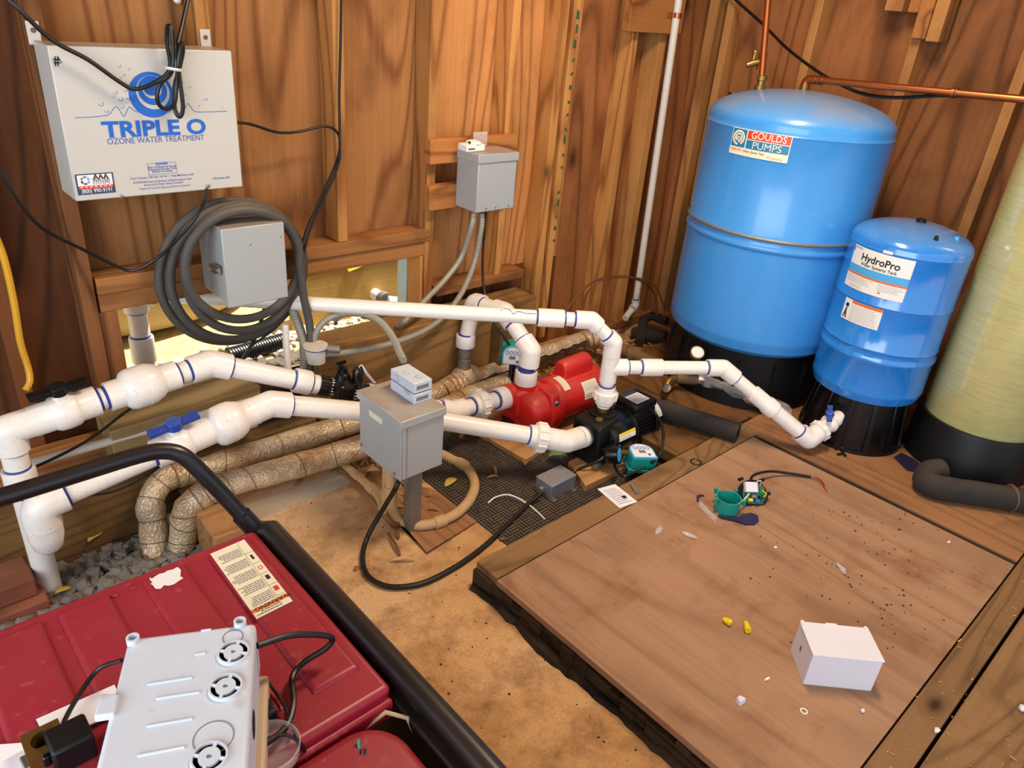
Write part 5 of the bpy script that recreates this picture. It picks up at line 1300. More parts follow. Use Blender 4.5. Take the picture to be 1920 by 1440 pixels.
tag(b.add(vs, fs).obj('plastic_bag', 'clear_plastic', angle=25), 'crumpled clear plastic bag wrapped round the spigot pipe', 'plastic bag')

# ================================================================== red utility cart with the things on it
CZ = .55
t = thing('utility_cart', 'dusty red utility vehicle bed with black rails at lower left', 'vehicle', (.0, .7, G))
cx1, cy0, cy1 = .402, .583, 1.006
B().hexa([V((-.75, cy0, CZ - .05)), V((cx1 - .01, cy0, CZ - .05)), V((cx1 - .01, cy1 - .01, CZ - .05)), V((-.75, cy1 - .01, CZ - .05)), V((-.75, cy0, CZ)), V((cx1, cy0, CZ)), V((cx1, cy1, CZ)), V((-.75, cy1, CZ))]).obj('bed_panel', 'cart_red', t, bevel=.010, seg=3)
bp = bx('front_lip', (-.75, cy0 - .008, CZ - .05), (cx1 - .004, cy0 + .004, CZ - .016), 'cart_red', t, .005)
for a_, b_ in (((100, 1148), (208, 1115)), ((258, 1086), (346, 1057)), ((383, 1040), (471, 1011))):
    x0, x1 = P(*a_, z=CZ).x, P(*b_, z=CZ).x
    B().hexa([V((x0, cy0 + .05, CZ - .002)), V((x1, cy0 + .05, CZ - .002)), V((x1, cy1 - .022, CZ - .002)), V((x0, cy1 - .022, CZ - .002)), V((x0 + .006, cy0 + .056, CZ + .006)), V((x1 - .006, cy0 + .056, CZ + .006)), V((x1 - .006, cy1 - .028, CZ + .006)), V((x0 + .006, cy1 - .028, CZ + .006))]).obj('raised_rib', 'cart_red', t, bevel=.004, seg=3)
x0 = P(100, 1148, z=CZ).x
for k in range(3):
    xa = x0 - .10 - .13 * k
    B().hexa([V((xa, cy0 + .05, CZ - .002)), V((xa + .085, cy0 + .05, CZ - .002)), V((xa + .085, cy1 - .022, CZ - .002)), V((xa, cy1 - .022, CZ - .002)), V((xa + .006, cy0 + .056, CZ + .006)), V((xa + .079, cy0 + .056, CZ + .006)), V((xa + .079, cy1 - .028, CZ + .006)), V((xa + .006, cy1 - .028, CZ + .006))]).obj('raised_rib', 'cart_red', t, bevel=.004, seg=3)
for px, py in ((215, 1117), (249, 1103)): screw(t, P(px, py, z=CZ), (0, 0, 1), .005, 'cart_red', 'rivet')
# black edging and hoop
B().tube([V((cx1 + .004, cy1 + .012, CZ - .02)), V((cx1 + .022, cy1 - .02, CZ - .006)), V((cx1 + .026, .8, CZ - .012)), V((cx1 + .026, .45, CZ - .012)), V((cx1 + .02, .02, CZ - .012))], .019, 16).obj('side_rail', 'cart_black', t)
bx('side_skirt', (cx1 - .002, .0, CZ - .20), (cx1 + .024, cy1, CZ - .028), 'cart_black', t, .006)
h = [P(-70, 950, y=1.09), P(0, 933, y=1.085), P(150, 887, y=1.08), P(262, 853, y=1.075), P(310, 846, y=1.07), P(345, 856, y=1.06), P(385, 893, y=1.045), P(430, 940, y=1.03), P(464, 978, y=1.015)]
B().tube(smooth_path(h, 5), .0135, 16).obj('rail_hoop', 'cart_black', t)
q = P(452, 965, y=1.02); B().tube([q, P(476, 990, y=1.01)], .0165, 14).obj('rail_sleeve', 'cart_black', t)
# seat-like second moulding
b = B(); prof = [(-.70, .30, .50), (.365, .30, .50)]
pl = [(-.7, .02), (.376, .02)] + [(.376 - .06 + .06 * math.cos(R(a)), .571 - .06 + .06 * math.sin(R(a))) for a in range(0, 91, 9)] + [(-.7, .571)]
sm = B().prism([V((x, y, .40)) for x, y in pl], (0, 0, .138)).obj('rear_moulding', 'cart_red', t, bevel=.016, seg=4)
B().tube(smooth_path([V((.12, .38, .536)), V((.2, .46, .538)), V((.27, .48, .538)), V((.31, .44, .538)), V((.32, .33, .537))], 6), .006, 8).obj('moulded_ridge', 'cart_red', sm)
bx('chassis', (-.7, .03, .16), (cx1 - .05, cy1 - .06, .375), 'cart_black', t, .01)
for x, y in ((.26, .80), (.26, .2), (-.5, .8), (-.5, .2)):
    wl_ = B().lathe([(.08, -.08), (.15, -.085), (.172, -.06), (.178, 0), (.172, .06), (.15, .085), (.08, .08)], (x, y, G + .178), 28, X).obj('wheel', 'black_plastic', t)
    B().lathe([(0, -.06), (.082, -.06), (.082, .06), (0, .06)], (x, y, G + .178), 20, X).obj('hub', 'galv', wl_)
B().tube([V((cx1 - .05, .578, CZ - .04)), V((cx1 - .02, .572, CZ - .025)), V((cx1 + .0, .55, CZ - .03)), V((cx1 + .002, .52, CZ - .06))], .003, 8).obj('seal_strip', 'light_plastic_dirty', t)
# warning sticker (printed to be read from the far side)
k = [P(392, 1037, z=CZ + .0068), P(456, 1010, z=CZ + .0068), P(549, 1127, z=CZ + .0068), P(479, 1159, z=CZ + .0068)]
ex = d(k[1], k[0]); ey = d(k[0], k[3]); W = (k[0] - k[1]).length; Hh = (k[3] - k[0]).length
def sf(u, v, l=.0): return k[2] + ex * u * W - ey * (1 - v) * Hh * 0 - ey * (1 - v) * Hh + ey * 0 + V((0, 0, l))
sf = lambda u, v, l=0.0: k[2] + ex * (u * W) - ey * ((1 - v) * Hh) + V((0, 0, l))     # u right, v up when read; top of the text faces the camera
def sr(u0, u1, v0, v1, m, nm, l, par): return B().add([sf(u0, v0, l), sf(u1, v0, l), sf(u1, v1, l), sf(u0, v1, l)], [(0, 1, 2, 3)]).obj(nm, m, par, angle=0)
sk = sr(0, 1, 0, 1, 'sticker_cream', 'warning_sticker', .0002, t)
sr(.0, 1, .885, .925, 'ink_orange', 'orange_band', .0006, sk)
text('WARNING', .012, sf(.42, .905, .0009), ex, ey, 'ink_black', sk, lift=0)
lines(lambda u, v: sf(u, v, .0008), .30, .96, .985, .022, 4, 'ink_black', sk, seed=31, th=.006) if False else None
def slines(u0, u1, v0, dv, kk, seed):
    rnd = random.Random(seed); b = B()
    for i in range(kk):
        u = u0; e_ = u1 - rnd.uniform(0, .25) * (u1 - u0)
        while u < e_:
            w_ = rnd.uniform(.03, .09); b.add([sf(u, v0 - dv * i, .0007), sf(min(u + w_, e_), v0 - dv * i, .0007), sf(min(u + w_, e_), v0 - dv * i + dv * .45, .0007), sf(u, v0 - dv * i + dv * .45, .0007)], [(0, 1, 2, 3)]); u += w_ + .02
    return b.obj('printed_lines', 'ink_grey', sk, angle=0, merge=False)
slines(.26, .97, .965, .028, 2, 1)
for i in range(5): slines(.30, .97, .85 - i * .165, .024, 5, 40 + i)
b = B()
for v in (.86, .70, .53, .365, .20): b.add([sf(.02, v, .0007), sf(.24, v, .0007), sf(.24, v + .004, .0007), sf(.02, v + .004, .0007)], [(0, 1, 2, 3)])
b.add([sf(.25, .03, .0007), sf(.258, .03, .0007), sf(.258, .88, .0007), sf(.25, .88, .0007)], [(0, 1, 2, 3)])
b.obj('table_rules', 'ink_grey', sk, angle=0, merge=False)
sr(.07, .19, .74, .80, 'ink_red', 'pictogram', .0008, sk); sr(.08, .18, .57, .63, 'ink_black', 'pictogram', .0008, sk); disc_decal(lambda u, v: sf(u, v, .0008), .13, .45, .06, .028, 'ink_red', sk, 'pictogram', 0, 6.283, .7, 18); sr(.10, .16, .24, .31, 'ink_black', 'pictogram', .0008, sk)
rnd = random.Random(2); kk = [P(278, 1086, z=CZ + .0068), P(332, 1063, z=CZ + .0068), P(345, 1086, z=CZ + .0068), P(290, 1107, z=CZ + .0068)]
pts = []
for a_, b_ in zip(kk, kk[1:] + kk[:1]):
    for i in range(6): pts.append(a_.lerp(b_, i / 6) + V((rnd.uniform(-.003, .003), rnd.uniform(-.003, .003), .0003)))
B().add(pts, [tuple(range(len(pts)))]).obj('torn_label', 'sticker_white', t, angle=0)

# upturned plastic enclosure on the cart
PZT = .672
c0 = P(240, 1196, z=PZT); c1_ = P(480, 1166, z=PZT); e1 = d(c0, c1_); e2 = V((e1.y, -e1.x, 0)); wd = (c1_ - c0).length; lg = .30
Mp = Matrix.Translation(V((c0.x, c0.y, 0))) @ Matrix((e1, e2, V((0, 0, 1)))).transposed().to_4x4()
if (Mp @ V((0, .1, 0))).length > c0.xy.length: e2 = -e2; Mp = Matrix.Translation(V((c0.x, c0.y, 0))) @ Matrix((e1, e2, V((0, 0, 1)))).transposed().to_4x4()
def pp(u, v, zz): return Mp @ V((u, v, zz))
t = thing('plastic_enclosure', 'upturned pale grey plastic enclosure lying on the red cart bed', 'electrical box', pp(wd / 2, lg / 2, CZ + .006))
def pbox(u0, u1, v0, v1, z0, z1, mat, nm, par, bev=.003):
    p = [pp(u0, v0, z0), pp(u1, v0, z0), pp(u1, v1, z0), pp(u0, v1, z0), pp(u0, v0, z1), pp(u1, v0, z1), pp(u1, v1, z1), pp(u0, v1, z1)]
    return B().hexa(p).obj(nm, mat, par, bevel=bev, seg=3)
bs = pbox(0, wd, 0, lg, CZ + .045, PZT, 'light_plastic', 'back_shell', t, .006)
pbox(.002, wd + .010, .012, lg, CZ + .010, CZ + .042, 'light_plastic_dirty', 'front_frame', t, .005)
def q3(X_, Y_): 
    w_ = P(130 + X_ * .2656, 1140 + Y_ * .2656, z=PZT); return V((w_.x, w_.y, PZT))
UPv = V((0, 0, 1))
for X_, Y_ in ((452, 236), (1207, 118)):
    q = q3(X_, Y_) ; B().lathe([(.0075, -.002), (.0075, .007), (.005, .007), (.005, .001), (0, .001)], q, 18).obj('corner_boss', 'light_plastic', bs)
for X_, Y_ in ((1160, 322), (1105, 565), (990, 1062)):
    q = q3(X_, Y_); hb_ = B().lathe([(.0195, -.002), (.0180, .004), (.0160, .004), (.0160, .0), (.011, .0), (.011, .004), (.003, .004), (.003, .0), (0, .002)], q, 26).obj('hub_boss', 'light_plastic', bs)
    for k_ in range(4):
        an = R(45 + 90 * k_); u_ = V((math.cos(an), math.sin(an), 0)); B().tube([q + u_ * .010 + V((0, 0, .002)), q + u_ * .017 + V((0, 0, .002))], .0022, 6).obj('spoke', 'light_plastic', hb_)
for X_, Y_, rr_ in ((1155, 207, .012), (1018, 915, .0205)):
    q = q3(X_, Y_); b = B(); b.lathe([(rr_, 0), (rr_, .0008), (rr_ - .0008, .0008), (rr_ - .0008, 0)], q, 30); b.obj('knockout_ring', 'ink_grey', bs)
for a_, b_ in (((550, 545), (865, 495)), ((610, 645), (920, 598)), ((545, 840), (870, 785)), ((480, 1048), (815, 985)), ((930, 165), (1000, 155)), ((885, 335), (960, 322))):
    B().tube([q3(*a_) + V((0, 0, .0005)), q3(*b_) + V((0, 0, .0005))], .0017, 8).obj('moulded_bar', 'light_plastic', bs)
qa, qb, qc, qd = q3(235, 630), q3(360, 630), q3(325, 770), q3(175, 795)
B().hexa([p + V((0, 0, -.004)) for p in (qa, qd, qc, qb)] + [p + V((0, 0, .006)) for p in (qa, qd, qc, qb)]).obj('hanging_tab', 'light_plastic', bs, bevel=.002)
bx('tab_slot', q3(260, 690) + V((0, -.003, .004)), q3(325, 690) + V((.008, .003, .0068)), 'ink_grey', bs, 0) if False else None
for v, rr_ in ((.125, .016), (.205, .013)):
    B().lathe([(rr_, 0), (0, .0004)], pp(wd + .0005, v, PZT - .032), 20, e1).obj('side_knockout', 'shadow_black' if v < .15 else 'light_plastic_dirty', bs)
c_ = pp(wd + .001, .022, PZT - .018)
cord('cable', 'black cable curving out of the plastic enclosure over the cart', [c_, P(540, 1192, z=.64), P(590, 1190, z=.62), P(622, 1196, z=.60), P(612, 1215, z=.585), P(570, 1242, z=.57), P(548, 1270, z=.565), P(550, 1320, z=.565), P(535, 1365, z=.565), P(490, 1400, z=.58)], .0042)
cord('cable', 'thin black wire hooked round the plastic enclosure edge on the cart', [P(500, 1275, z=.565), P(525, 1310, z=.562), P(545, 1350, z=.565), P(560, 1392, z=.56), P(572, 1408, z=.535), P(560, 1390, z=.56), P(535, 1378, z=.57), P(500, 1385, z=.575)], .0022)
cord('cable', 'black wire from the plug to the left of the plastic enclosure', [P(228, 1238, z=.60), P(185, 1255, z=.58), P(150, 1300, z=.57), P(122, 1350, z=.572), P(118, 1372, z=.58)], .003)
tag(slab([P(68, 1350, z=.5575), P(90, 1395, z=.5575), P(235, 1330, z=.5575), P(215, 1285, z=.5575)], .559, .557).obj('paper_sheet', 'paper'), 'pale sheet of paper under the plastic enclosure on the cart', 'paper')
tag(slab([P(-40, 1400, z=.5575), P(-20, 1470, z=.5575), P(60, 1440, z=.5575), P(44, 1394, z=.5575)], .559, .557).obj('paper_sheet', 'paper'), 'pale crumpled paper at the lower left corner of the picture', 'paper')
t = thing('power_adapter', 'black plug adapter on the cart left of the plastic enclosure', 'adapter', P(130, 1395, z=CZ + .01))
q = P(132, 1390, z=CZ + .03); bx('body', q - V((.022, .02, .024)), q + V((.022, .02, .015)), 'black_plastic', t, .004); bx('prong_face', q - V((.03, .006, .016)), q + V((-.022, .01, .0)), 'black_gloss', t, .002)
t = thing('metal_bracket', 'tarnished brass bracket with round hole at lower left on the cart', 'bracket', P(85, 1410, z=CZ + .012))
q = P(85, 1398, z=CZ + .02); b = B(); vs = []; n = 24
for i in range(n):
    a_ = 2 * math.pi * i / n; ca_, sa_ = math.cos(a_), math.sin(a_); m_ = 1 / max(abs(ca_), abs(sa_))
    vs += [q + V((ca_ * .013, sa_ * .013, .012)), q + V((ca_ * m_ * .020, sa_ * m_ * .020, .012)), q + V((ca_ * m_ * .020, sa_ * m_ * .020, -.02)), q + V((ca_ * .013, sa_ * .013, -.02))]
fs = []
for i in range(n):
    j = (i + 1) % n
    for k_ in range(4): fs.append((4 * i + k_, 4 * i + (k_ + 1) % 4, 4 * j + (k_ + 1) % 4, 4 * j + k_))
b.add(vs, fs).obj('plate', 'brass', t); q = P(150, 1425, z=CZ + .02)
bx('steel_lug', P(60, 1428, z=CZ + .012) - V((.01, .01, .004)), P(60, 1428, z=CZ + .012) + V((.02, .012, .004)), 'steel', t, .002)
t = thing('plastic_cup', 'clear dusty plastic lid at the right side of the plastic enclosure', 'lid', P(520, 1410, z=CZ))
q = P(508, 1418, z=CZ + .004); B().lathe([(.0, 0), (.028, 0), (.034, .004), (.036, .02), (.034, .021), (.032, .006)], q, 28).obj('shell', 'clear_plastic', t)
t = thing('plug', 'small black plug with prongs leaning by the plastic enclosure', 'plug', P(500, 1340, z=CZ))
q = P(497, 1335, z=CZ + .02); bx('body', q - V((.012, .016, .018)), q + V((.010, .012, .012)), 'black_plastic', t, .003); bx('prong', q + V((.010, -.006, -.012)), q + V((.013, .002, .002)), 'steel', t, 0)
cord('cable', 'teal wire end standing on the red rear moulding', [P(672, 1470, z=.52), P(674, 1420, z=.53), P(672, 1386, z=.545)], .0022, 'wire_green')
cord('cable', 'black wire pair end beside the teal wire', [P(688, 1475, z=.52), P(682, 1430, z=.53), P(681, 1405, z=.54)], .004, 'black_cable')

# ================================================================== things on the platform
def fl_at(px, py, z=0.0): return P(px, py, z=z)
t = thing('carton', 'plain white cardboard carton on the plywood platform', 'box', P(1570, 1250, z=0))
A, Bq = P(1505, 1283, z=0), P(1633, 1296, z=0); e1 = d(A, Bq); e2 = V((-e1.y, e1.x, 0)); wd2 = (Bq - A).length; hh = .098; dp = .105
Mc = Matrix.Translation(A) @ Matrix((e1, e2, V((0, 0, 1)))).transposed().to_4x4()
bd_ = B().box((0, 0, 0), (wd2, dp, hh - .001), Mc).obj('carton_body', 'white_card', t, bevel=.0012)
B().box((-.0015, -.0015, hh - .001), (wd2 + .0035, dp, hh + .0008), Mc).obj('lid_flap', 'white_card', t, bevel=.0006)
B().box((wd2 * .38, dp - .004, hh), (wd2 * .55, dp + .003, hh + .0022), Mc).obj('tuck_tab', 'white_card', t, bevel=.0006)
for u in (.0, wd2 - .008): B().box((u, dp - .012, hh), (u + .008, dp + .002, hh + .004), Mc).obj('side_tab', 'white_card', t, bevel=.001)
B().box((-.0008, dp * .55, hh * .45), (.0008, dp * .62, hh * .62), Mc).obj('side_slot', 'ink_grey', bd_)
for label, p0, p1 in (('yellow wire nut lying flat left of the other', (1356, 1160), (1372, 1169)), ('yellow wire nut with open end towards the camera', (1398, 1166), (1403, 1183))):
    a_, b_ = P(*p0, z=.008), P(*p1, z=.009); ax_ = d(a_, b_); t = thing('wire_nut', label, 'wire nut', V((a_.x, a_.y, 0)), 'wire nuts on the platform')
    B().tube([a_, a_ + ax_ * .004, b_ - ax_ * .004, b_], [.0048, .006, .0085, .0085], 12).obj('shell', 'yellow', t)
    for k_ in range(6):
        an = k_ * math.pi / 3; u_ = ax_.orthogonal().normalized(); w_ = ax_.cross(u_); o_ = u_ * math.cos(an) + w_ * math.sin(an); B().tube([a_ + ax_ * .005 + o_ * .006, b_ - ax_ * .006 + o_ * .0082], .001, 5).obj('grip_rib', 'yellow', t)
def flatpoly(name, label, pxs, mat, cat, z=.0012, th=.0012):
    cs = [P(x, y, z=z) for x, y in pxs]; return tag(B().prism(cs, (0, 0, th)).obj(name, mat, angle=0), label, cat)
t = thing('leaflet', 'printed white leaflet lying at the platform edge', 'leaflet', P(1158, 932, z=0))
k = [P(1120, 917, z=.0015), P(1153, 908, z=.0015), P(1195, 941, z=.0015), P(1162, 953, z=.0015)]
B().prism(k, (0, 0, .001)).obj('sheet', 'paper', t, angle=0)
lf = lambda u, v: k[0] + (k[1] - k[0]) * u + (k[3] - k[0]) * v + V((0, 0, .0016))
b = B(); rnd = random.Random(5)
for i in range(9):
    u = .14; v = .16 + i * .085
    e_ = rnd.uniform(.6, .9)
    b.add([lf(u, v), lf(e_, v), lf(e_, v + .018), lf(u, v + .018)], [(0, 1, 2, 3)])
b.obj('printed_lines', 'ink_grey', t, angle=0, merge=False); B().add([lf(.62, .56), lf(.82, .56), lf(.82, .70), lf(.62, .70)], [(0, 1, 2, 3)]).obj('printed_mark', 'ink_black', t, angle=0)
tag(B().tube([P(1184, 908, z=.005), P(1196, 926, z=.005)], .0065, 8).obj('wood_stick', 'galv'), 'short grey stick beside the leaflet', 'stick')
tag(B().lathe([(.016, 0), (.0185, .0025), (.021, 0), (.0185, -.0025), (.016, 0)], P(1305, 866, z=.003), 24).obj('rubber_ring', 'black_cable'), 'thin black rubber ring on the framing board', 'ring')
tag(B().box((-.004, -.0015, 0), (.006, .0015, .002), Matrix.Translation(P(1305, 862, z=.001))).obj('yellow_scrap', 'yellow'), 'tiny yellow scrap inside the rubber ring', 'scrap')
# opened teal controller
q = P(1364, 968, z=0); t = thing('controller_case', 'empty teal controller case standing open on the platform', 'case', q)
cc = P(1363, 962, z=0); rt = V((.71, -.70, 0)); fw = V((.70, .71, 0))
outl = [(-.040 * math.cos(R(a)), -.036 * math.sin(R(a)) - .0) for a in range(0, 181, 12)] + [(.042, .008), (.030, .040), (-.030, .040), (-.042, .008)]
outl = [(u, v) for u, v in outl]
def cpt(u, v, zz): return cc + rt * u + fw * (v + .012) + V((0, 0, zz))
b = B(); n = len(outl); vs = []
for sc_, zz in ((.92, .0), (1.0, .05), (.90, .05), (.84, .006)): vs += [cpt(u * sc_, v * sc_, zz) for u, v in outl]
fs = [tuple(range(n - 1, -1, -1)), tuple(range(3 * n, 4 * n))]
for L_ in range(3):
    for i in range(n): fs.append((L_ * n + i, L_ * n + (i + 1) % n, (L_ + 1) * n + (i + 1) % n, (L_ + 1) * n + i))
b.add(vs, fs).obj('shell', 'teal', t, angle=30)
for u, v in ((-.04, -.012), (.042, -.010), (.030, .044), (-.030, .044)): B().cyl(cpt(u * 1.08, v * 1.06, .034), cpt(u * 1.08, v * 1.06, .053), .0055, 10).obj('screw_lug', 'teal', t)
t = thing('circuit_cover', 'black controller cover with exposed circuit board and wires', 'circuit board', P(1415, 945, z=0))
oc = P(1414, 924, z=.034); nrm = V((-.40, -.62, .68)).normalized(); r1 = V((.78, -.62, 0)); r1 = (r1 - nrm * r1.dot(nrm)).normalized(); u1 = nrm.cross(r1)
def cpl(u, v, h=0): return oc + (r1 * u + u1 * v + nrm * h) * 1.25
oo = [(.040 * math.cos(R(a)), .036 * math.sin(R(a))) for a in range(10, 171, 16)] + [(-.042, -.012), (-.026, -.036), (.026, -.036), (.042, -.012)]
B().prism([cpl(u, v, -.016) for u, v in oo], nrm * .014).obj('cover', 'black_plastic', t, bevel=.002)
B().prism([cpl(u * .8, v * .8, -.002) for u, v in oo], nrm * .003).obj('board', 'circuit_green', t)
B().prism([cpl(-.030, .000, .002), cpl(.004, .000, .002), cpl(.004, .026, .002), cpl(-.030, .026, .002)], nrm * .016).obj('relay', 'white_card', t, bevel=.001)
for u, v, m, h_ in ((-.016, -.02, 'yellow', .012), (.004, -.022, 'ink_blue', .011), (.016, -.012, 'ink_black', .012), (-.004, -.010, 'ink_grey', .008)):
    B().prism([cpl(u - .006, v - .004, .001), cpl(u + .006, v - .004, .001), cpl(u + .006, v + .004, .001), cpl(u - .006, v + .004, .001)], nrm * h_).obj('component', m, t, bevel=.001)
for pts, m in (([(.004, .016, .018), (.014, .014, .026), (.024, .010, .012)], 'wire_red'), ([(-.002, .024, .014), (.010, .030, .02), (.016, .018, .006)], 'wire_white'), ([(.018, .006, .008), (.026, -.004, .016), (.016, -.014, .006)], 'yellow')):
    wire([cpl(*p) for p in pts], .0016).obj('jumper_wire', m, t)
wire([cpl(-.020, -.004, .01), cpl(-.034, -.016, .02), P(1385, 945, z=.035), P(1376, 948, z=.03)], .0028).obj('ribbon_lead', 'wire_white', t)
for u, v in ((.044, .0), (-.03, .036), (.03, .036), (0, -.042)): B().cyl(cpl(u, v, -.018), cpl(u, v, -.002), .006, 8).obj('screw_post', 'black_plastic', t)
wire([P(1407, 908, z=.045), P(1412, 892, z=.045), P(1440, 884, z=.03), P(1475, 887, z=.012), P(1520, 894, z=.006)], .0048).obj('cable', 'black_cable', t)
wire([P(1520, 894, z=.006), P(1533, 898, z=.008), P(1542, 908, z=.006), P(1551, 922, z=.003)], .0018).obj('red_lead', 'wire_red', t)
wire([P(1520, 894, z=.005), P(1532, 896, z=.006), P(1541, 903, z=.004), P(1546, 910, z=.003)], .0015).obj('black_lead', 'black_cable', t)
b = B(); rnd = random.Random(6); a_, e_ = P(1312, 945, z=.012), P(1342, 975, z=.010); vs = []; fs = []
for i in range(7):
    c_ = a_.lerp(e_, i / 6); 
    for j in range(8): an = j * math.pi / 4; k_ = .013 * rnd.uniform(.7, 1.25); vs.append(c_ + V((.7, .7, 0)) * math.cos(an) * k_ + V((0, 0, math.sin(an) * k_ * .8)))
for i in range(6):
    for j in range(8): fs.append((i * 8 + j, i * 8 + (j + 1) % 8, (i + 1) * 8 + (j + 1) % 8, (i + 1) * 8 + j))
tag(b.add(vs, fs).obj('plastic_wrap', 'clear_plastic', angle=20), 'crumpled clear wrapper beside the open teal case', 'wrapper')
flatpoly('purple_tool', 'dark purple spoon-shaped tool lying under the open teal case', [(1346, 968), (1352, 973), (1380, 979), (1398, 985), (1414, 985), (1422, 979), (1420, 969), (1408, 964), (1395, 966), (1382, 972), (1360, 970)], 'spoon_purple', 'tool', .001, .006)
flatpoly('purple_hook', 'curved dark purple tool end showing above the clear wrapper', [(1306, 940), (1306, 931), (1313, 928), (1321, 931), (1314, 931), (1310, 935), (1310, 942)], 'spoon_purple', 'tool', .001, .004)
for i, (px, py, label) in enumerate(((1235, 995, 'small flattened clear plastic bit left of the wrapper'), (1292, 1005, 'long clear plastic shred below the wrapper'), (1577, 1066, 'small clear plastic shard near the platform middle'))):
    b = B(); rnd = random.Random(20 + i); c_ = P(px, py, z=.002); b.blob(c_ + V((0, 0, .003)), (.022, .009, .004), 30 + i, 2, .25, Matrix.Rotation(R((20, -75, 60)[i]), 3, 'Z')); tag(b.obj('plastic_shred', 'clear_plastic', angle=60), label, 'plastic scrap')
b = B(); c_ = P(1387, 1316, z=0); b.hexa([c_ + V(p) for p in ((-.012, -.007, 0), (.010, -.010, 0), (.012, .008, 0), (-.008, .009, 0), (-.010, -.005, .012), (.008, -.008, .014), (.009, .006, .010), (-.006, .007, .014))]); tag(b.obj('plaster_chunk', 'white_card', bevel=.001), 'white broken chunk on the platform near its lower edge', 'chunk')
tag(B().lathe([(.0055, 0), (.009, .0), (.009, .002), (.0055, .002), (.0055, 0)], P(1507, 1334, z=.0005), 20).obj('washer', 'sticker_cream'), 'pale flat washer left below the white carton', 'washer')
for i, (px, py, s_, label) in enumerate(((1618, 1332, .007, 'small white pebble right below the white carton'), (1757, 1369, .008, 'white bit lying on the narrow floor plank'), (1454, 1026, .006, 'white crumb in the middle of the plywood'), (1779, 1016, .006, 'white crumb near the far crack of the plywood'), (1918, 1328, .010, 'white chip at the right edge of the picture'))):
    tag(B().blob(P(px, py, z=s_ * .6), (s_ * 1.1, s_ * .8, s_ * .7), 50 + i, 1, .2).obj('white_chip', 'white_card', angle=20), label, 'chip')
tag(B().cyl(P(1434, 1275, z=.003), P(1442, 1271, z=.003), .003, 8).obj('white_tube', 'white_plastic'), 'tiny white tube piece left of the white carton', 'scrap')
t = thing('clip', 'small black plastic clip on the floor by the black tank stand', 'clip', P(1578, 850, z=0))
for a_, e_ in (((1566, 842), (1576, 840)), ((1576, 840), (1580, 848)), ((1580, 848), (1586, 855)), ((1570, 852), (1580, 850))): B().tube([P(*a_, z=.006), P(*e_, z=.006)], .004, 6).obj('bar', 'black_plastic', t)
flatpoly('dark_rag', 'dark flat rag showing beside the mineral tank boot', [(1676, 858), (1690, 850), (1715, 862), (1735, 880), (1725, 888), (1700, 882)], 'spoon_purple', 'rag', .001, .003)

# ================================================================== loose stuff
b = B(); rnd = random.Random(17)
for i in range(1900):
    x, y = rnd.uniform(-.15, .60), rnd.uniform(1.36, 2.06); s_ = rnd.uniform(.012, .027)
    b.blob((x, y, -.185 + s_ * .3 + rnd.uniform(0, .02) + .02 * math.sin(x * 6) * math.sin(y * 5)), (s_, s_ * rnd.uniform(.6, .95), s_ * rnd.uniform(.45, .8)), i, 1, .25, Euler((rnd.uniform(-.6, .6), rnd.uniform(-.6, .6), rnd.uniform(0, 6))).to_matrix())
o = tag(b.obj('gravel', 'gravel_in', angle=25, merge=False), 'grey crushed gravel in the pit beside the cart', 'gravel'); o['kind'] = 'stuff'
t = thing('brick', 'worn reddish brick at the left edge of the gravel pit', 'brick', P(40, 1090, z=-.19))
for i, (px, py) in enumerate(((30, 1050), (38, 1110))):
    c_ = P(px, py, z=-.10 + .0 * i); bx('brick_course', (c_.x - .16, c_.y - .05, -.19 + .055 * (1 - i)), (c_.x + .03, c_.y + .05, -.14 + .055 * (1 - i)), 'brick_red', t, .005) if False else None
c_ = P(72, 1075, z=-.10); bx('lower_brick', (c_.x - .24, c_.y - .09, -.19), (c_.x, c_.y + .04, -.125), 'brick_red', t, .006); bx('upper_brick', (c_.x - .26, c_.y - .06, -.124), (c_.x - .015, c_.y + .06, -.065), 'brick_red', t, .006)
gslab('wood_block', 'tan wood block beside the foil pipes at the pit edge', [(362, 955), (400, 1010), (470, 985), (420, 935)], -.03, 'pump_board', 'block', -.17, .005)
# dry leaves, each one a thing
def leaf(label, px, py, z, L_, W_, rot, mat='leaf_dry', curl=.5, seed=0, name='dry_leaf'):
    c_ = P(px, py, z=z) if z < .49 or z > .51 else P(px, py, y=2.59); rnd = random.Random(seed); n = 8; vs = []; fs = []
    M_ = Matrix.Rotation(R(rot), 3, 'Z')
    for i in range(n + 1):
        s_ = i / n; wdt = W_ * math.sin(math.pi * (s_ * .92 + .04)) ** .8
        for j in (-1, 0, 1):
            p = V(((s_ - .5) * L_, j * wdt * .5, abs(j) * wdt * curl * .6 + math.sin(s_ * math.pi) * L_ * .10 * curl + rnd.uniform(0, .002)))
            vs.append(c_ + M_ @ p)
    for i in range(n):
        for j in range(2): fs.append((i * 3 + j, i * 3 + j + 1, (i + 1) * 3 + j + 1, (i + 1) * 3 + j))
    o = B().add(vs, fs).obj(name, mat, angle=60); md = o.modifiers.new('s', 'SOLIDIFY'); md.thickness = .0008
    return tag(o, label, 'leaf')
leaf('large curled dry leaf on the ground below the strut post', 755, 1052, G + .002, .07, .012, -35, 'chip', .9, 1)
leaf('curled dry leaf standing on the rubber mat', 928, 882, G + .012, .05, .012, 60, 'leaf_dry', .6, 2)
leaf('second narrow dry leaf lying on the rubber mat', 923, 895, G + .012, .045, .012, -20, 'leaf_dry', .5, 3)
leaf('yellow-green leaf caught behind the black pump inlet', 1046, 858, G + .03, .075, .05, -40, 'leaf_green', .7, 4, 'green_leaf')
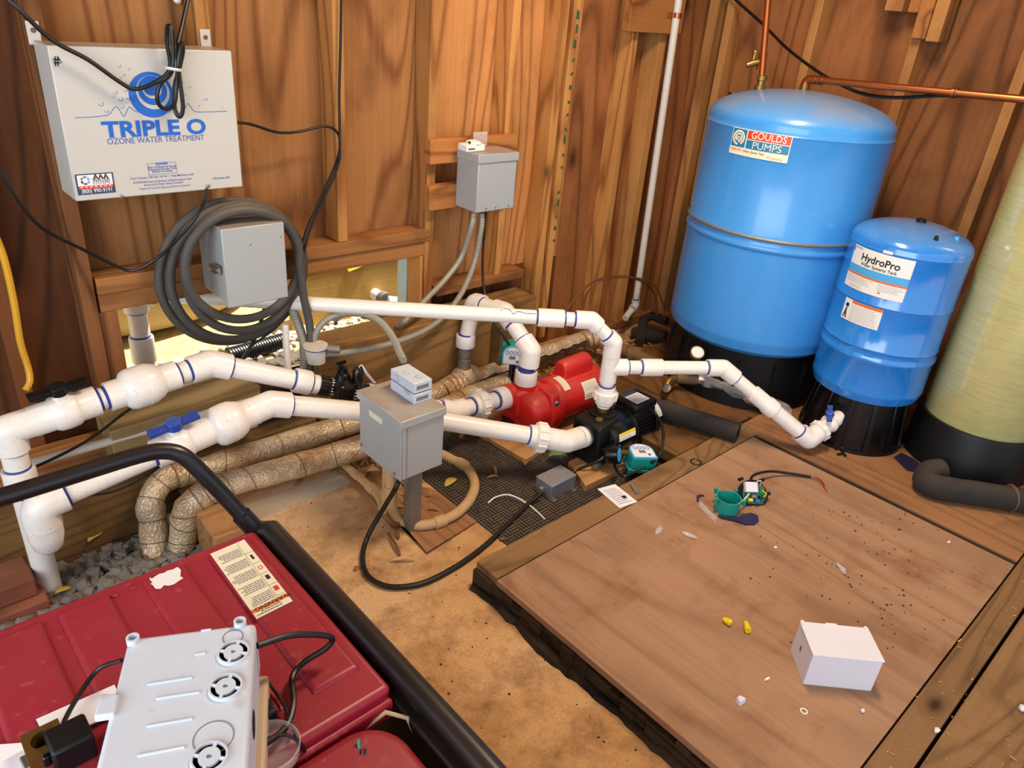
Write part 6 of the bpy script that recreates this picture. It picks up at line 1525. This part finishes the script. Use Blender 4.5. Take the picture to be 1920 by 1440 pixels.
leaf('crisp brown leaf cluster piece left of the red pump', 872, 812, G + .03, .09, .04, 30, 'leaf_dry', 1.0, 5)
leaf('tan dry leaf behind the post box on the plywood scrap', 845, 905, G + .01, .06, .03, 15, 'leaf_yellow', .4, 6)
leaf('small tan leaf near the junction box', 985, 868, G + .012, .035, .02, 40, 'leaf_dry', .6, 7)
leaf('yellow leaf on the gravel near the foil pipe', 180, 1005, -.15, .06, .03, 30, 'leaf_yellow', .4, 8)
leaf('yellow fallen leaf on the gravel near the cart', 118, 1108, -.15, .04, .02, 0, 'leaf_yellow', .4, 9)
leaf('yellow leaf on the outdoor gravel by the opening', 640, 628, .16, .09, .05, 10, 'leaf_yellow', .4, 10)
leaf('big orange leaf stuck on the board screen outside', 668, 505, .50, .10, .07, 20, 'yellow_hose', .4, 11)
leaf('long dry leaf pushed against the platform edge', 990, 1168, G + .004, .07, .02, -70, 'leaf_yellow', .4, 12)
leaf('dry leaf on the ground left of the cable loop', 560, 905, G + .004, .045, .015, 20, 'leaf_dry', .5, 13)
leaf('tan curled leaf under the post box conduit', 700, 885, G + .012, .05, .02, -30, 'chip', .8, 14)
leaf('dry leaf on the cart bed below the black cable', 565, 1248, CZ + .002, .022, .008, 10, 'chip', .5, 15)
leaf('dark red leaf scrap on the ground near the cable loop', 668, 1066, G + .004, .022, .012, 30, 'brick_red', .4, 16)
leaf('dark red leaf scrap near the platform corner', 945, 1012, G + .004, .028, .014, -30, 'brick_red', .4, 17)
for i, (a_, e_) in enumerate((((728, 1000), (750, 1042)), ((735, 985), (748, 1010)))):
    tag(B().tube(smooth_path([P(*a_, z=G + .01), P((a_[0] + e_[0]) / 2 + 3, (a_[1] + e_[1]) / 2, z=G + .016), P(*e_, z=G + .006)], 4), [.004, .0042, .0045, .0048, .005, .0052, .005, .0045, .003], 7).obj('twig', 'wire_brown'), ('dark twig pointing down from the strut post', 'short twig right at the strut post foot')[i], 'twig')
b = B(); rnd = random.Random(23)
for i in range(150):
    y = rnd.uniform(-.1, .2); x = rnd.uniform(1.25, 2.5)
    if rnd.random() < .25: x, y = rnd.uniform(1.2, 3.0), rnd.uniform(.2, 1.1)
    L_ = rnd.choice((.0015, .002, .003, .004, .007)) * (1 if y < .2 else .6); c_ = V((x, y, .001)); M_ = Matrix.Translation(c_) @ Euler((rnd.uniform(-.3, .3), rnd.uniform(-.3, .3), rnd.uniform(0, 6))).to_matrix().to_4x4()
    b.box((-L_, -L_ * .22, 0), (L_, L_ * .22, .0012), M_)
o = tag(b.obj('wood_shavings', 'chip', angle=0, merge=False), 'pale wood shavings scattered over the floor planks', 'wood shavings'); o['kind'] = 'stuff'
b = B()
for i in range(330):
    x, y, zz = rnd.gauss(2.0, .22), rnd.gauss(.42, .17), .0005
    if not (1.1 < x < 2.38 and .2 < y < 1.08): x, y = 1.95 + rnd.uniform(-.2, .2), .4 + rnd.uniform(-.1, .1)
    if i % 2: x, y, zz = rnd.uniform(.62, 1.07), rnd.uniform(-.2, 2.0), G
    if i % 5 == 0: x, y, zz = rnd.uniform(1.1, 2.0), rnd.uniform(1.25, 2.05), G + .008
    s_ = rnd.uniform(.001, .0042); b.blob((x, y, zz + s_ * .2), (s_, s_ * rnd.uniform(.4, 1), s_ * .4), i, 1, .2, Matrix.Rotation(rnd.uniform(0, 6), 3, 'Z'))
o = tag(b.obj('dirt_crumbs', 'debris_dark', angle=0, merge=False), 'dark crumbs of dirt scattered over platform and ground', 'debris'); o['kind'] = 'stuff'
b = B()
for i in range(700):
    x, y = rnd.uniform(1.05, 2.9), rnd.uniform(1.86, 2.06)
    if i % 4 == 0: x, y = rnd.uniform(2.1, 3.1), rnd.uniform(1.86, 2.15)
    if i % 5 == 0: x, y = rnd.uniform(1.05, 1.26), rnd.uniform(1.5, 2.05)
    L_ = rnd.uniform(.006, .026); M_ = Matrix.Translation((x, y, G + rnd.uniform(.002, .02))) @ Euler((rnd.uniform(-.5, .5), rnd.uniform(-.5, .5), rnd.uniform(0, 6))).to_matrix().to_4x4()
    b.box((-L_, -L_ * .25, 0), (L_, L_ * .25, .001), M_)
o = tag(b.obj('leaf_litter', 'leaf_dry', angle=0, merge=False), 'brown leaf litter along the foot of the left wall', 'leaf litter'); o['kind'] = 'stuff'

for o in list(bpy.data.objects):
    if '_o' in o: del o['_o']
